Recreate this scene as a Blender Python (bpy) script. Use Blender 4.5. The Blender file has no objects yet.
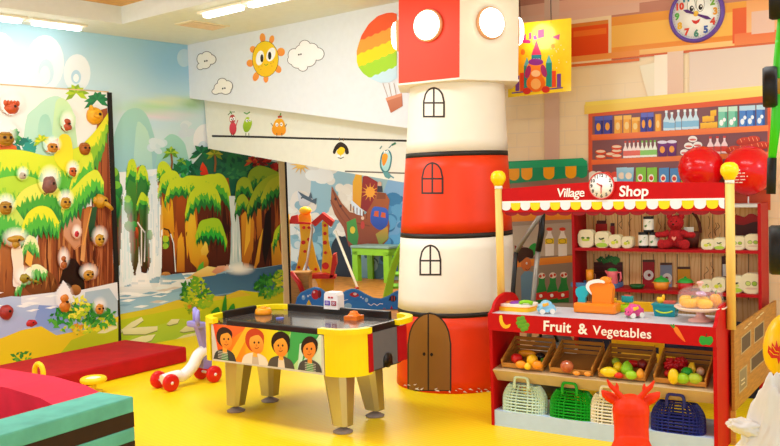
import bpy, bmesh, math, random
from mathutils import Vector, Matrix, noise
random.seed(7)
R=math.radians
SC=bpy.context.scene
COL=SC.collection
# ------------------------------------------------------------------ camera (level of the eye 1.65 m, slight pitch and roll)
F,PIT,ROL,H=868.0,.045,-.030,1.65
cp,sp,cr,sr=math.cos(PIT),math.sin(PIT),math.cos(ROL),math.sin(ROL)
M=Matrix(((cr,-sr,0),(sr,cr,0),(0,0,1)))@Matrix(((1,0,0),(0,cp,-sp),(0,sp,cp)))@Matrix(((1,0,0),(0,0,-1),(0,1,0)))
CAM=Vector((0,0,H))
cd=bpy.data.cameras.new('camera'); cam=bpy.data.objects.new('camera',cd); COL.objects.link(cam)
cd.sensor_width=36; cd.lens=36*F/780; cd.clip_start=.05; cd.clip_end=100
m3=Matrix((M[0],-M[1],-M[2])).transposed()
cam.matrix_world=Matrix.Translation(CAM)@m3.to_4x4()
SC.camera=cam
# ------------------------------------------------------------------ world, added fill lights, exposure
w=bpy.data.worlds.new('world'); SC.world=w; w.use_nodes=True
w.node_tree.nodes['Background'].inputs[0].default_value=(.82,.92,1,1)
w.node_tree.nodes['Background'].inputs[1].default_value=.9
def area(name,loc,size,power,rot=(0,0,0),col=(.80,.92,1)):
    l=bpy.data.lights.new(name,'AREA'); l.shape='RECTANGLE'; l.size,l.size_y=size; l.energy=power; l.color=col
    o=bpy.data.objects.new(name,l); o.location=loc; o.rotation_euler=rot; COL.objects.link(o); return o
def fill_point(name,loc,power,r=.28,col=(.84,.93,1)):  # soft point light, used only for added fill
    l=bpy.data.lights.new(name,'POINT'); l.shadow_soft_size=r; l.energy=power; l.color=col
    o=bpy.data.objects.new(name,l); o.location=loc; COL.objects.link(o); return o
area('fill_light_hall',(-1.6,6.4,3.22),(2.4,.5),60,(0,0,-.7),(.84,.93,1))  # added fill over the hall, out of view, no fixture modelled
area('fill_light_shop',(1.6,4.4,3.22),(2.4,.5),34,(0,0,-.7),(.84,.93,1))  # added fill over the stall, out of view, no fixture modelled
fill_point('fill_light_left',(-4.0,5.0,2.3),88)  # added off-frame fill, brightens left wall and ceiling; no pendant hangs here
fill_point('fill_light_rear',(-.6,-.4,2.6),75)  # added fill behind the camera, whitens the ceiling; no pendant here
fill_point('fill_light_right',(4.2,3.6,2.6),52)  # added off-frame fill at the right, not a real pendant
area('fill_light_sea',(-.5,12.6,2.5),(1.6,.5),75,(0,0,-.7),(1,.9,.75))  # added fill hidden behind the stair face, brightens the sea room
SC.view_settings.view_transform='Standard'; SC.view_settings.look='None'
SC.view_settings.gamma=1; SC.view_settings.exposure=.34; SC.view_settings.use_curve_mapping=False
# ------------------------------------------------------------------ geometry of the place
def ray(x,y): return M.transposed()@Vector(((x-390)/F,(y-223)/F,1))
def G(x,y,z=0.): r=ray(x,y); return CAM+r*((z-H)/r.z)
def D(x,y,Y): r=ray(x,y); return CAM+r*(Y/r.y)
def PL(x,y,p0,n): r=ray(x,y); return CAM+r*((p0-CAM).dot(n)/r.dot(n))
def axes(t): return Vector((math.cos(t),-math.sin(t),0)),Vector((math.sin(t),math.cos(t),0))
AR,BR=axes(.70); CORN=Vector((-2.218,9.851,0)); CEIL=3.28
def RM(a,b,z=0): return CORN+AR*a+BR*b+Vector((0,0,z))          # room coordinates
AS,BS=axes(.587); SL=Vector((.646,5.806,0)); SRZ=-.587
def SH(s,t,z=0): return SL+AS*s+BS*t+Vector((0,0,z))            # shop coordinates
def inshop(p): d=p-SL; return Vector((d.dot(AS),d.dot(BS),d.z))
def SP(x,y,t): return inshop(PL(x,y,SL+BS*t,BS))
def SZ(x,y,z): return inshop(G(x,y,z))
# ------------------------------------------------------------------ materials
def lin(c):
    c=c.lstrip('#'); c=c if len(c)==6 else ''.join(k*2 for k in c); v=[int(c[i:i+2],16)/255 for i in (0,2,4)]
    return tuple(x/12.92 if x<=.04045 else ((x+.055)/1.055)**2.4 for x in v)
MATS={}
def mat(name,hexc,rough=.5,metal=0.,var=.05,scale=14,bump=0.,coat=0.,trans=0.,spec=.35,alpha=1.,stretch=None,col2=None):
    if name in MATS: return MATS[name]
    m=bpy.data.materials.new(name); m.use_nodes=True; nt=m.node_tree; b=nt.nodes['Principled BSDF']
    c=lin(hexc)
    tc=nt.nodes.new('ShaderNodeTexCoord'); nz=nt.nodes.new('ShaderNodeTexNoise'); nz.inputs['Scale'].default_value=scale; nz.inputs['Detail'].default_value=4
    src=tc.outputs['Object']
    if stretch:
        mp=nt.nodes.new('ShaderNodeMapping'); mp.inputs['Scale'].default_value=stretch; nt.links.new(src,mp.inputs[0]); src=mp.outputs[0]
    nt.links.new(src,nz.inputs['Vector'])
    rp=nt.nodes.new('ShaderNodeValToRGB'); rp.color_ramp.elements[0].position=.3; rp.color_ramp.elements[1].position=.7
    c2=lin(col2) if col2 else tuple(min(1,x*(1+var)) for x in c)
    c1=c if col2 else tuple(x*(1-var) for x in c)
    rp.color_ramp.elements[0].color=(*c1,1); rp.color_ramp.elements[1].color=(*c2,1)
    nt.links.new(nz.outputs['Fac'],rp.inputs[0]); nt.links.new(rp.outputs[0],b.inputs['Base Color'])
    b.inputs['Roughness'].default_value=rough; b.inputs['Metallic'].default_value=metal
    b.inputs['Specular IOR Level'].default_value=spec; b.inputs['Coat Weight'].default_value=coat
    b.inputs['Transmission Weight'].default_value=trans; b.inputs['Alpha'].default_value=alpha
    if bump:
        bp=nt.nodes.new('ShaderNodeBump'); bp.inputs['Strength'].default_value=bump; bp.inputs['Distance'].default_value=.01
        nt.links.new(nz.outputs['Fac'],bp.inputs['Height']); nt.links.new(bp.outputs[0],b.inputs['Normal'])
    MATS[name]=m; return m
def glow(name,hexc,s):
    if name in MATS: return MATS[name]
    m=bpy.data.materials.new(name); m.use_nodes=True; b=m.node_tree.nodes['Principled BSDF']
    b.inputs['Base Color'].default_value=(*lin(hexc),1); b.inputs['Emission Color'].default_value=(*lin(hexc),1); b.inputs['Emission Strength'].default_value=s
    MATS[name]=m; return m
def paintmat(name,rough=.5,alpha=False,coat=0.):
    if name in MATS: return MATS[name]
    m=bpy.data.materials.new(name); m.use_nodes=True; nt=m.node_tree; b=nt.nodes['Principled BSDF']
    a=nt.nodes.new('ShaderNodeAttribute'); a.attribute_name='Col'
    nt.links.new(a.outputs['Color'],b.inputs['Base Color']); b.inputs['Roughness'].default_value=rough; b.inputs['Specular IOR Level'].default_value=.35
    b.inputs['Coat Weight'].default_value=coat
    if alpha: nt.links.new(a.outputs['Alpha'],b.inputs['Alpha'])
    MATS[name]=m; return m
def plastic(hexc,rough=.3): return mat('plastic_'+hexc.strip('#')+('_%d'%(rough*100)),hexc,rough,var=.03,scale=5)
def wood(hexc='#c98f45',name=None,rough=.5): return mat('wood_'+hexc.strip('#'),hexc,rough,var=.22,scale=9,stretch=(1,1,9))
# ------------------------------------------------------------------ mesh builder
class B:
    def __init__(s): s.bm=bmesh.new()
    def _fin(s,verts,mi,smooth):
        fs=set(f for v in verts for f in v.link_faces)
        for f in fs: f.material_index=mi; f.smooth=smooth
    def box(s,c,size,rz=0.,bev=0.,mi=0,rot=None):
        r=bmesh.ops.create_cube(s.bm,size=1); vs=r['verts']
        bmesh.ops.scale(s.bm,vec=size,verts=vs)
        if bev:
            es=list(set(e for v in vs for e in v.link_edges))
            rr=bmesh.ops.bevel(s.bm,geom=es,offset=min(bev,min(size)*.45),segments=2,affect='EDGES',profile=.6)
            vs=list(set(v for v in rr['verts'])|set(v for v in vs if v.is_valid))
        mt=(rot.to_4x4() if rot is not None else Matrix.Rotation(rz,4,'Z'))
        bmesh.ops.transform(s.bm,matrix=Matrix.Translation(Vector(c))@mt,verts=vs); s._fin(vs,mi,False); return s
    def ball(s,c,r,mi=0,n=16,rot=None,f=None):
        if not hasattr(r,'__len__'): r=(r,r,r)
        vs=bmesh.ops.create_uvsphere(s.bm,u_segments=n,v_segments=max(6,n*2//3),radius=1)['verts']
        if f:
            for v in vs: v.co=f(v.co.copy())
        bmesh.ops.scale(s.bm,vec=r,verts=vs)
        bmesh.ops.transform(s.bm,matrix=Matrix.Translation(Vector(c))@(rot.to_4x4() if rot is not None else Matrix()),verts=vs); s._fin(vs,mi,True); return s
    def tube(s,pts,r,n=8,mi=0,closed=False,smooth=True):
        pts=[Vector(p) for p in pts]; k=len(pts); rings=[]
        rs=r if hasattr(r,'__len__') else [r]*k
        prev=None
        for i,p in enumerate(pts):
            if closed: d=pts[(i+1)%k]-pts[i-1]
            else: d=pts[min(i+1,k-1)]-pts[max(i-1,0)]
            d.normalize()
            if prev is None:
                u=d.orthogonal().normalized()
                if abs(d.z)<.9: u=d.cross(Vector((0,0,1))).normalized()
            else:
                u=(prev-d*prev.dot(d)).normalized()
            prev=u; v=d.cross(u)
            rings.append([s.bm.verts.new(p+(u*math.cos(6.28318*j/n)+v*math.sin(6.28318*j/n))*rs[i]) for j in range(n)])
        m=k if closed else k-1
        for i in range(m):
            a,b=rings[i],rings[(i+1)%k]
            for j in range(n):
                f=s.bm.faces.new((a[j],a[(j+1)%n],b[(j+1)%n],b[j])); f.material_index=mi; f.smooth=smooth
        if not closed:
            for rg in (rings[0][::-1],rings[-1]):
                f=s.bm.faces.new(rg); f.material_index=mi
        return s
    def cyl(s,p0,p1,r0,r1=None,n=16,mi=0): return s.tube([p0,p1],[r0,r0 if r1 is None else r1],n,mi)
    def lathe(s,prof,n=24,c=(0,0,0),mi=0,sx=1,sy=1,cap=True,a0=0,a1=6.283185307):
        c=Vector(c); full=abs(a1-a0)>6.28; rings=[]
        for r,z in prof:
            rings.append([s.bm.verts.new(c+Vector((r*sx*math.cos(a0+(a1-a0)*j/n),r*sy*math.sin(a0+(a1-a0)*j/n),z))) for j in range(n if full else n+1)])
        q=n if full else n
        for a,b in zip(rings,rings[1:]):
            for j in range(q):
                jj=(j+1)%len(a)
                f=s.bm.faces.new((a[j],a[jj],b[jj],b[j])); f.material_index=mi; f.smooth=True
        if cap and full:
            if prof[0][0]>1e-5: s.bm.faces.new(rings[0][::-1]).material_index=mi
            if prof[-1][0]>1e-5: s.bm.faces.new(rings[-1]).material_index=mi
        return s
    def prism(s,pts,d0,d1,plane='xz',mi=0,off=(0,0,0)):
        o=Vector(off)
        def P3(u,v,d): return o+Vector({'xz':(u,d,v),'xy':(u,v,d),'yz':(d,u,v)}[plane])
        a=[s.bm.verts.new(P3(u,v,d0)) for u,v in pts]; b=[s.bm.verts.new(P3(u,v,d1)) for u,v in pts]
        k=len(pts); fs=[s.bm.faces.new(a),s.bm.faces.new(b[::-1])]
        for i in range(k): fs.append(s.bm.faces.new((a[i],b[i],b[(i+1)%k],a[(i+1)%k])))
        for f in fs: f.material_index=mi
        return s
    def build(s,name,mats,parent=None,loc=None,rz=0.,mods=None):
        bmesh.ops.recalc_face_normals(s.bm,faces=s.bm.faces[:])
        me=bpy.data.meshes.new(name); s.bm.to_mesh(me); s.bm.free()
        for m in (mats if isinstance(mats,(list,tuple)) else [mats]): me.materials.append(m)
        o=bpy.data.objects.new(name,me); COL.objects.link(o)
        if parent: o.parent=parent
        if loc is not None: o.location=loc
        if rz: o.rotation_euler=(0,0,rz)
        return o
def tag(o,label,cat,group=None,kind=None):
    if kind: o['kind']=kind
    if label: o['label']=label
    if cat: o['category']=cat
    if group: o['group']=group
    return o
def thing(name,label,cat,loc=(0,0,0),rz=0.,group=None):
    o=bpy.data.objects.new(name,None); COL.objects.link(o); o.location=loc; o.rotation_euler=(0,0,rz); o.empty_display_size=.1
    return tag(o,label,cat,group)
def struct(o): o['kind']='structure'; return o
def arc(cx,cy,rx,ry,a0,a1,n=12): return [(cx+rx*math.cos(R(a0+(a1-a0)*i/n)),cy+ry*math.sin(R(a0+(a1-a0)*i/n))) for i in range(n+1)]
def smooth(pts,k=5,closed=True):
    n=len(pts); out=[]
    for i in range(n if closed else n-1):
        g=lambda j:pts[j%n] if closed else pts[max(0,min(n-1,j))]
        p0,p1,p2,p3=g(i-1),g(i),g(i+1),g(i+2)
        for t in range(k):
            t/=k
            out.append(tuple(.5*(2*p1[d]+(p2[d]-p0[d])*t+(2*p0[d]-5*p1[d]+4*p2[d]-p3[d])*t*t+(3*p1[d]-p0[d]-3*p2[d]+p3[d])*t**3) for d in range(len(p1))))
    if not closed: out.append(tuple(pts[-1]))
    return out
# ------------------------------------------------------------------ printed / painted artwork lying on a surface
def mixl(a,b,t): return tuple(a[k]+(b[k]-a[k])*t for k in range(3))
def mixc(a,b,t):
    h=lambda q:[int(q.lstrip('#')[k:k+2],16) for k in (0,2,4)] if len(q.lstrip('#'))==6 else [int(k*2,16) for k in q.lstrip('#')]
    return '#'+''.join('%02x'%round(u+(v-u)*t) for u,v in zip(h(a),h(b)))
class Paint:
    bg='#d8e4d0'
    def __init__(s,conv,nrm,step=.00008,base=.001): s.conv=conv; s.n=nrm; s.step=step; s.d=base; s.v=[]; s.f=[]; s.c=[]; s.mi=[]; s.rec=[]
    def _add(s,pts,cols,mi=0):
        k=len(s.v)
        for p in pts:
            q=s.conv(*p); nn=s.n(q) if callable(s.n) else s.n
            s.v.append(q+nn*s.d)
        s.f.append(tuple(range(k,k+len(pts)))); s.c.append(cols); s.mi.append(mi)
    def poly(s,pts,c,c2=None,sm=0,a=1.,cut=0,horiz=False):
        if sm: pts=smooth(pts,sm)
        if a<1: c=mixc(s.bg,c,a); c2=mixc(s.bg,c2,a) if c2 else None; a=1.
        s.d+=s.step
        i=0 if horiz else 1
        ys=[p[i] for p in pts]; y0,y1=min(ys),max(ys); A=lin(c); Bc=lin(c2) if c2 else A
        def cc(y): t=(y-y0)/max(1e-6,y1-y0); return tuple(A[k]+(Bc[k]-A[k])*t for k in range(3))+(a,)
        mi=0; xs_=[p[0] for p in pts]; ys_=[p[1] for p in pts]; s.rec.append((min(xs_),min(ys_),max(xs_),max(ys_),pts,A,Bc,i,y0,y1))
        if cut:
            xs=[p[0] for p in pts]; x0,x1=min(xs),max(xs); prev=None
            for j in range(cut+1):
                x=x0+(x1-x0)*(.002+.996*j/cut); iv=s.span(pts,x)
                if iv and prev:
                    q=[(prev[0],prev[1]),(x,iv[0]),(x,iv[1]),(prev[0],prev[2])]; s._add(q,[cc(p[1]) for p in q],mi)
                prev=(x,*iv) if iv else None
        else: s._add(pts,[cc(p[i]) for p in pts],mi)
        return s
    @staticmethod
    def span(pts,x):
        ys=[]
        n=len(pts)
        for i in range(n):
            (xa,ya),(xb,yb)=pts[i],pts[(i+1)%n]
            if (xa<=x<xb) or (xb<=x<xa): ys.append(ya+(yb-ya)*(x-xa)/(xb-xa))
        return (min(ys),max(ys)) if len(ys)>1 else None
    def ell(s,x,y,rx,ry,c,c2=None,rot=0,n=20,a=1.,cut=0):
        cs,sn=math.cos(R(rot)),math.sin(R(rot)); P=[]
        for i in range(n):
            u,v=rx*math.cos(6.2832*i/n),ry*math.sin(6.2832*i/n); P.append((x+u*cs-v*sn,y+u*sn+v*cs))
        return s.poly(P,c,c2,a=a,cut=cut)
    def under(s,x,y):
        for x0,y0,x1,y1,pts,A,Bc,ax,lo,hi in reversed(s.rec):
            if x0<=x<=x1 and y0<=y<=y1:
                n=len(pts); ins=False; j=n-1
                for i in range(n):
                    (xi,yi),(xj,yj)=pts[i],pts[j]
                    if (yi>y)!=(yj>y) and x<(xj-xi)*(y-yi)/(yj-yi)+xi: ins=not ins
                    j=i
                if ins: return mixl(A,Bc,((x,y)[ax]-lo)/max(1e-6,hi-lo))
        return lin(s.bg)
    def soft(s,x,y,rx,ry,c,a=1.,cs=None):
        """soft-edged printed glow, blended with the print below it"""
        s.d+=s.step*2; C=lin(c); cs=cs or max(.9,rx/13); nx,ny=int(2*rx/cs)+1,int(2*ry/cs)+1; dx,dy=2*rx/nx,2*ry/ny
        for i in range(nx):
            for j in range(ny):
                u,v=x-rx+dx*(i+.5),y-ry+dy*(j+.5); q=((u-x)/rx)**2+((v-y)/ry)**2
                if q>=1: continue
                k=a*(1-q)**1.3; k=min(1,k*1.25); col=mixl(s.under(u,v),C,k)+(1.,)
                s._add([(u-dx/2,v-dy/2),(u+dx/2,v-dy/2),(u+dx/2,v+dy/2),(u-dx/2,v+dy/2)],[col]*4,0)
        return s
    def field(s,x0,x1,top,bot,nx,ny,stops,spots=()):
        """smooth printed gradient: vertical stops plus broad soft patches of other colours"""
        s.d+=s.step
        def col(x,y,v):
            for (v0,c0),(v1,c1) in zip(stops,stops[1:]):
                if v<=v1: c=mixl(lin(c0),lin(c1),(v-v0)/(v1-v0)); break
            for sx,sy,rx,ry,cc,a in spots: c=mixl(c,lin(cc),a*math.exp(-1.6*(((x-sx)/rx)**2+((y-sy)/ry)**2)))
            return tuple(c)+(1.,)
        g=[[(x0+(x1-x0)*i/nx,) for i in range(nx+1)] for _ in range(ny+1)]
        def pt(i,j): x=x0+(x1-x0)*i/nx; v=j/ny; return (x,top(x)+(bot(x)-top(x))*v),v
        for j in range(ny):
            for i in range(nx):
                q=[pt(i,j),pt(i+1,j),pt(i+1,j+1),pt(i,j+1)]; s._add([p for p,_ in q],[col(p[0],p[1],v) for p,v in q],0)
        return s
    def line(s,pts,w,c,a=1.,taper=False):
        L=[];Rr=[]; n=len(pts)
        for i,p in enumerate(pts):
            q0,q1=pts[max(0,i-1)],pts[min(n-1,i+1)]; dx,dy=q1[0]-q0[0],q1[1]-q0[1]; l=math.hypot(dx,dy) or 1
            ww=w*.5*((1-i/(n-1)*.9) if taper else 1); L.append((p[0]-dy/l*ww,p[1]+dx/l*ww)); Rr.append((p[0]+dy/l*ww,p[1]-dx/l*ww))
        if a<1: c=mixc(s.bg,c,a)
        s.d+=s.step; C=lin(c)+(1.,)
        for i in range(n-1): s._add([L[i],L[i+1],Rr[i+1],Rr[i]],[C]*4,0)
        return s
    def ring(s,x,y,rx,ry,w,c,n=28):
        s.d+=s.step; C=lin(c)+(1.,)
        for i in range(n):
            t0,t1=6.2832*i/n,6.2832*(i+1)/n
            s._add([(x+(rx+k)*math.cos(t),y+(ry+k)*math.sin(t)) for k,t in ((0,t0),(w,t0),(w,t1),(0,t1))],[C]*4)
        return s
    def streaks(s,pts,cols,n,w=(1,3),lean=2,lo=.0,hi=1.,seed=1):
        rd=random.Random(seed); xs=[p[0] for p in pts]; x0,x1=min(xs),max(xs)
        for _ in range(n):
            x=rd.uniform(x0+.02*(x1-x0),x1-.02*(x1-x0)); iv=s.span(pts,x)
            if not iv: continue
            h=iv[1]-iv[0]; a=iv[0]+h*rd.uniform(lo,lo+.5*(hi-lo)); b=iv[0]+h*rd.uniform(lo+.55*(hi-lo),hi); wd=rd.uniform(*w); l=rd.uniform(-lean,lean)
            s.poly([(x,a),(x+wd*.5+l*.4,(a+b)/2),(x+l,b),(x-wd*.5+l*.4,(a+b)/2)],rd.choice(cols))
        return s
    def tuft(s,top,drop,cols=('#257a35','#55b838','#cbe02c'),jag=3.,seed=2,fr=(1,.76,.52)):
        """grass hanging over a ledge: ragged layers from dark to bright, with loose blades"""
        rd=random.Random(seed); T=smooth(top,4,False); n=len(T); wd=abs(T[-1][0]-T[0][0])
        def at(t): j=min(.9999,max(0,t))*(n-1); q=int(min(n-2,j)); f=j-q; return T[q][0]+(T[q+1][0]-T[q][0])*f,T[q][1]+(T[q+1][1]-T[q][1])*f
        for c,k in zip(cols,fr):
            low=[]; m=max(6,int(wd/1.9))
            for i in range(m+1):
                t=i/m; x,y=at(t); e=math.sin(math.pi*t)**.5
                low.append((x+rd.uniform(-1,1),y+drop*k*(.35+.65*e)+(jag*rd.uniform(.3,1.7) if i%2 else -jag*rd.uniform(.4,1.1))*(.5+.5*k)))
            s.poly(T+low[::-1],c)
        for _ in range(int(wd*1.1)):
            t=rd.uniform(.02,.98); x,y=at(t); k=rd.random(); e=(.35+.65*math.sin(math.pi*t)**.5); a=y+drop*e*k*.75; l=drop*.22*rd.uniform(.6,1.3); c=mixc(cols[2],cols[1],rd.uniform(.15,.5)) if k<fr[2]*1.15 else cols[1] if k<fr[1]*1.2 else cols[0]
            if k<fr[2]*.7: continue
            dx=(t-.5)*2.4; s.poly([(x-.7,a),(x+.7,a),(x+dx,a+l)],c)
        return s
    def blobs(s,x,y,rx,ry,cols,n,sz=5.,seed=1,a=1.):
        rd=random.Random(seed)
        for _ in range(n):
            t=rd.uniform(0,6.28); q=math.sqrt(rd.random()); z=sz*rd.uniform(.6,1.4); s.ell(x+rx*q*math.cos(t),y+ry*q*math.sin(t),z,z*rd.uniform(.6,1),rd.choice(cols),None,rd.uniform(-40,40),14,a)
        return s
    def bush(s,x,y,rx,ry,cols,n=70,sz=3.,seed=3):
        rd=random.Random(seed); L=[]
        for _ in range(n):
            t=rd.uniform(0,6.28); q=math.sqrt(rd.random()); L.append((x+rx*q*math.cos(t),y+ry*q*math.sin(t)))
        L.sort(key=lambda p:p[1]+rd.uniform(-6,6),reverse=True)
        for px,py in L:
            k=((x+rx-px)/(2*rx)+(y+ry-py)/(2*ry))/2+rd.uniform(-.22,.22); i=min(len(cols)-1,max(0,int((1-k)*len(cols))))
            t=rd.uniform(0,6.28); z=sz*rd.uniform(.7,1.3)
            s.poly([(px+z*math.cos(t),py+z*math.sin(t)),(px+z*.5*math.cos(t+1.6),py+z*.5*math.sin(t+1.6)),(px-z*math.cos(t),py-z*math.sin(t)),(px-z*.5*math.cos(t+1.6),py-z*.5*math.sin(t+1.6))],cols[i])
        return s
    def palm(s,x,y,r,c,c2,n=7,trunk=None,seed=1):
        rd=random.Random(seed)
        if trunk: s.line([(x,y),(x+1,y+trunk*.5),(x,y+trunk)],2.,'#8a5a2a')
        for i in range(n):
            t=R(-200+220*i/(n-1))+rd.uniform(-.1,.1); l=r*rd.uniform(.85,1.1); ex,ey=x+l*math.cos(t),y+l*math.sin(t)+r*.25
            nx,ny=-math.sin(t)*r*.22,math.cos(t)*r*.22
            s.poly([(x,y),(x+.5*(ex-x)+nx,y+.5*(ey-y)+ny-1),(ex,ey),(x+.5*(ex-x)-nx,y+.5*(ey-y)-ny-1)],c if i%2 else c2)
        return s
    def build(s,name,parent=None,rough=.5,coat=0.,world=False):
        me=bpy.data.meshes.new(name); me.from_pydata([tuple(v) for v in s.v],[],s.f); 
        at=me.color_attributes.new('Col','FLOAT_COLOR','CORNER'); flat=[x for cs in s.c for c in cs for x in c]
        at.data.foreach_set('color',flat)
        me.materials.append(paintmat('print_%d_%d'%(rough*100,coat*100),rough,False,coat))
        me.polygons.foreach_set('material_index',s.mi); me.update()
        o=bpy.data.objects.new(name,me); COL.objects.link(o)
        if parent:
            o.parent=parent
            if world: o.matrix_parent_inverse=(Matrix.Translation(parent.location)@parent.rotation_euler.to_matrix().to_4x4()).inverted()
        return o
def lettering(body,size,loc,rot,m,parent,name='lettering',ext=.002,offset=.0,shear=0.,align='CENTER',space=1.):
    c=bpy.data.curves.new(name,'FONT'); c.body=body; c.size=size; c.extrude=ext; c.offset=offset; c.shear=shear; c.align_x=align; c.align_y='CENTER'; c.space_character=space; c.resolution_u=3
    t=bpy.data.objects.new(name+'_curve',c); COL.objects.link(t)
    me=bpy.data.meshes.new_from_object(t.evaluated_get(bpy.context.evaluated_depsgraph_get())); bpy.data.objects.remove(t)
    o=bpy.data.objects.new(name,me); me.materials.clear(); me.materials.append(m); COL.objects.link(o)
    if parent: o.parent=parent
    o.location=loc; o.rotation_euler=rot; return o
# ================================================================== SETTING
m_white=mat('wall_white','#f3f3f2',.6,var=.02); m_ceil=mat('ceiling_paint','#e3ebe8',.7,var=.02); m_traywood=wood('#d9a95c')
def rbox(name,a0,a1,b0,b1,z0,z1,m,parent=None):
    o=B().box((0,0,0),(a1-a0,b1-b0,z1-z0)).build(name,m,parent,RM((a0+a1)/2,(b0+b1)/2,(z0+z1)/2),-.70); return struct(o)
# yellow ribbed mat floor
m_floor=bpy.data.materials.new('floor_yellow'); m_floor.use_nodes=True
nt=m_floor.node_tree; bs=nt.nodes['Principled BSDF']; bs.inputs['Roughness'].default_value=.42
tc=nt.nodes.new('ShaderNodeTexCoord'); wv=nt.nodes.new('ShaderNodeTexWave'); wv.inputs['Scale'].default_value=9; wv.inputs['Distortion'].default_value=.4
mp=nt.nodes.new('ShaderNodeMapping'); mp.inputs['Rotation'].default_value=(0,0,.3); nt.links.new(tc.outputs['Object'],mp.inputs[0]); nt.links.new(mp.outputs[0],wv.inputs['Vector'])
rp=nt.nodes.new('ShaderNodeValToRGB'); rp.color_ramp.elements[0].color=(*lin('#fbd000'),1); rp.color_ramp.elements[1].color=(*lin('#ffe00c'),1); nt.links.new(wv.outputs['Fac'],rp.inputs[0]); nt.links.new(rp.outputs[0],bs.inputs['Base Color'])
bp=nt.nodes.new('ShaderNodeBump'); bp.inputs['Strength'].default_value=.12; bp.inputs['Distance'].default_value=.01; nt.links.new(wv.outputs['Fac'],bp.inputs['Height']); nt.links.new(bp.outputs[0],bs.inputs['Normal'])
rbox('floor',-.15,10,-9.,.9,-.1,0,m_floor)
m_parq=wood('#b9772c'); rbox('floor_wood',-3,6.,.9,7.,-.1,.004,m_parq)
WL=rbox('wall_left',-.15,0,-9.,1.405,0,CEIL+.1,m_white)
# ceiling: perimeter with a raised tray
a0,b0=.607,-1.23
rbox('ceiling',-.15,a0,-9.,.9,CEIL,CEIL+.1,m_ceil); rbox('ceiling_rear',a0,9.,b0,.9,CEIL,CEIL+.1,m_ceil)
rbox('ceiling_tray_side',a0-.06,a0,-9.,b0,CEIL+.1,CEIL+.34,m_ceil); rbox('ceiling_tray_end',a0-.06,9,b0,b0+.06,CEIL+.1,CEIL+.34,m_ceil)
rbox('ceiling_tray',a0-.06,9,-9.,b0+.06,CEIL+.17,CEIL+.30,m_traywood)
rbox('ceiling_sea',-3,5.,.9,7.,2.62,2.7,m_ceil)
# front face of the stairs (flat, sloped underside) and the set-back face below it
def wallpoly(name,px,bplane,thick,m):
    p0=RM(0,bplane); b=B(); pts=[]
    for p in px:
        q=(p if isinstance(p,Vector) else PL(*p,p0,BR))-CORN; pts.append((q.dot(AR),q.z))
    b.prism(pts,0,thick); return struct(b.build(name,m,None,RM(0,bplane,0),-.70))
m_stair=mat('wall_stair','#e4e8ee',.6,var=.02)
TC=G(456,394)+Vector((.0707,.9975,0))*.49; TC.z=0
W2=wallpoly('wall_stair',[RM(0,0,CEIL),(187.8,98),(407,128),RM(3.3,0,2.1),RM(3.3,0,CEIL)],0.,.2,m_stair)
m_under=mat('wall_under_stair','#e9e9dd',.6,var=.02)
F3=wallpoly('wall_back',[RM(0,.2,2.75),(208,148.5),(407,183),RM(3.25,.2,1.62),RM(3.25,.2,2.4)],.2,.12,m_under)
# far walls
W4=rbox('wall_right',3.5,9.,.7,.8,0,CEIL+.1,mat('wall_peach','#f6d9b4',.45,var=.03))
SEA0=G(345,277); SEAn=BR; sd=SEA0-CORN
WS=rbox('wall_sea',-2.5,7.,sd.dot(BR),sd.dot(BR)+.1,0,3.,mat('wall_sea','#a9b9b4',.6,var=.03))
rbox('wall_sea_side',3.4,3.5,.85,sd.dot(BR),0,2.7,mat('wall_sea_side_paint','#5d8fb0',.6))
# door jamb where the mural wall ends
p0=RM(0,0); q=PL(281,230,p0,AR)-CORN
jb0=(PL(279.5,230,p0,AR)-CORN).dot(BR); jb1=(PL(284.5,230,p0,AR)-CORN).dot(BR)
rbox('trim_1',0,.045,jb0,jb1,0,2.1,mat('trim_beige','#e8cfa0',.5)); rbox('trim_2',-.15,.05,jb1,jb1+.03,0,2.1,mat('trim_black','#1c1612',.5))
# ------------------------------------------------------------------ jungle mural on the left wall
P=Paint(lambda x,y:PL(x,y,p0,AR),AR,.00003,.001)
P.field(-30,283,lambda x:14+.15*x,lambda x:216,60,36,[(0,'#a4d6ec'),(.35,'#c2e3ef'),(1,'#eaf5f2')],[(170,62,42,34,'#86c0e8',.75),(5,85,80,50,'#ffffff',.95),(95,95,50,40,'#cfe9ee',.8),(60,30,60,14,'#b5e0ee',.7),(150,108,38,7,'#b2e39a',.8),(170,101,34,5,'#e6edaa',.8),(160,116,38,5,'#f6dbe4',.75),(192,104,14,7,'#8fc47a',.7),(150,124,30,6,'#c4e4f6',.8)])
P.bg='#cfe6ee'; W_='#f6fbfc'
P.ell(45,63,19,28,'#f4fafb'); P.ell(45,63,19,28,W_); P.ell(77,73,13.5,19,'#f2f9fb'); P.ell(46,72,8,13,'#d4eaf2'); P.ell(45,75,5,9,W_); P.ell(76,77,5,7,'#bfdff0'); P.ell(76,78,2.8,4,'#ffffff'); P.ell(0,66,18,34,'#fbfdfd'); P.ell(20,80,22,14,'#fbfdfd'); P.ell(184,58,7,9,'#bcdcee')
P.bg='#dfeef0'
# hazy mountains
P.poly([(108,190),(110,158),(115,132),(124,113),(136,108),(146,114),(153,132),(157,152),(160,190)],'#aadccb','#8fc1d6',sm=3)
P.poly([(134,190),(136,128),(142,124),(150,140),(152,190)],'#bfe6cf','#9fd0d6',sm=3)
P.poly([(154,200),(158,150),(165,138),(172,134),(181,139),(187,152),(192,200)],'#a5dccb','#8cc4cf',sm=3)
P.blobs(157,146,7,6,['#d9ebf2','#cfe6ee','#c4dfea'],8,4,81); P.blobs(186,128,5,9,['#dcebf4','#d2e4f2'],8,4,82); P.ell(205,140,12,16,'#f4f4fb',a=.7); P.ell(203,147,5,6,'#c8dcf0',a=.8)
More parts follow.
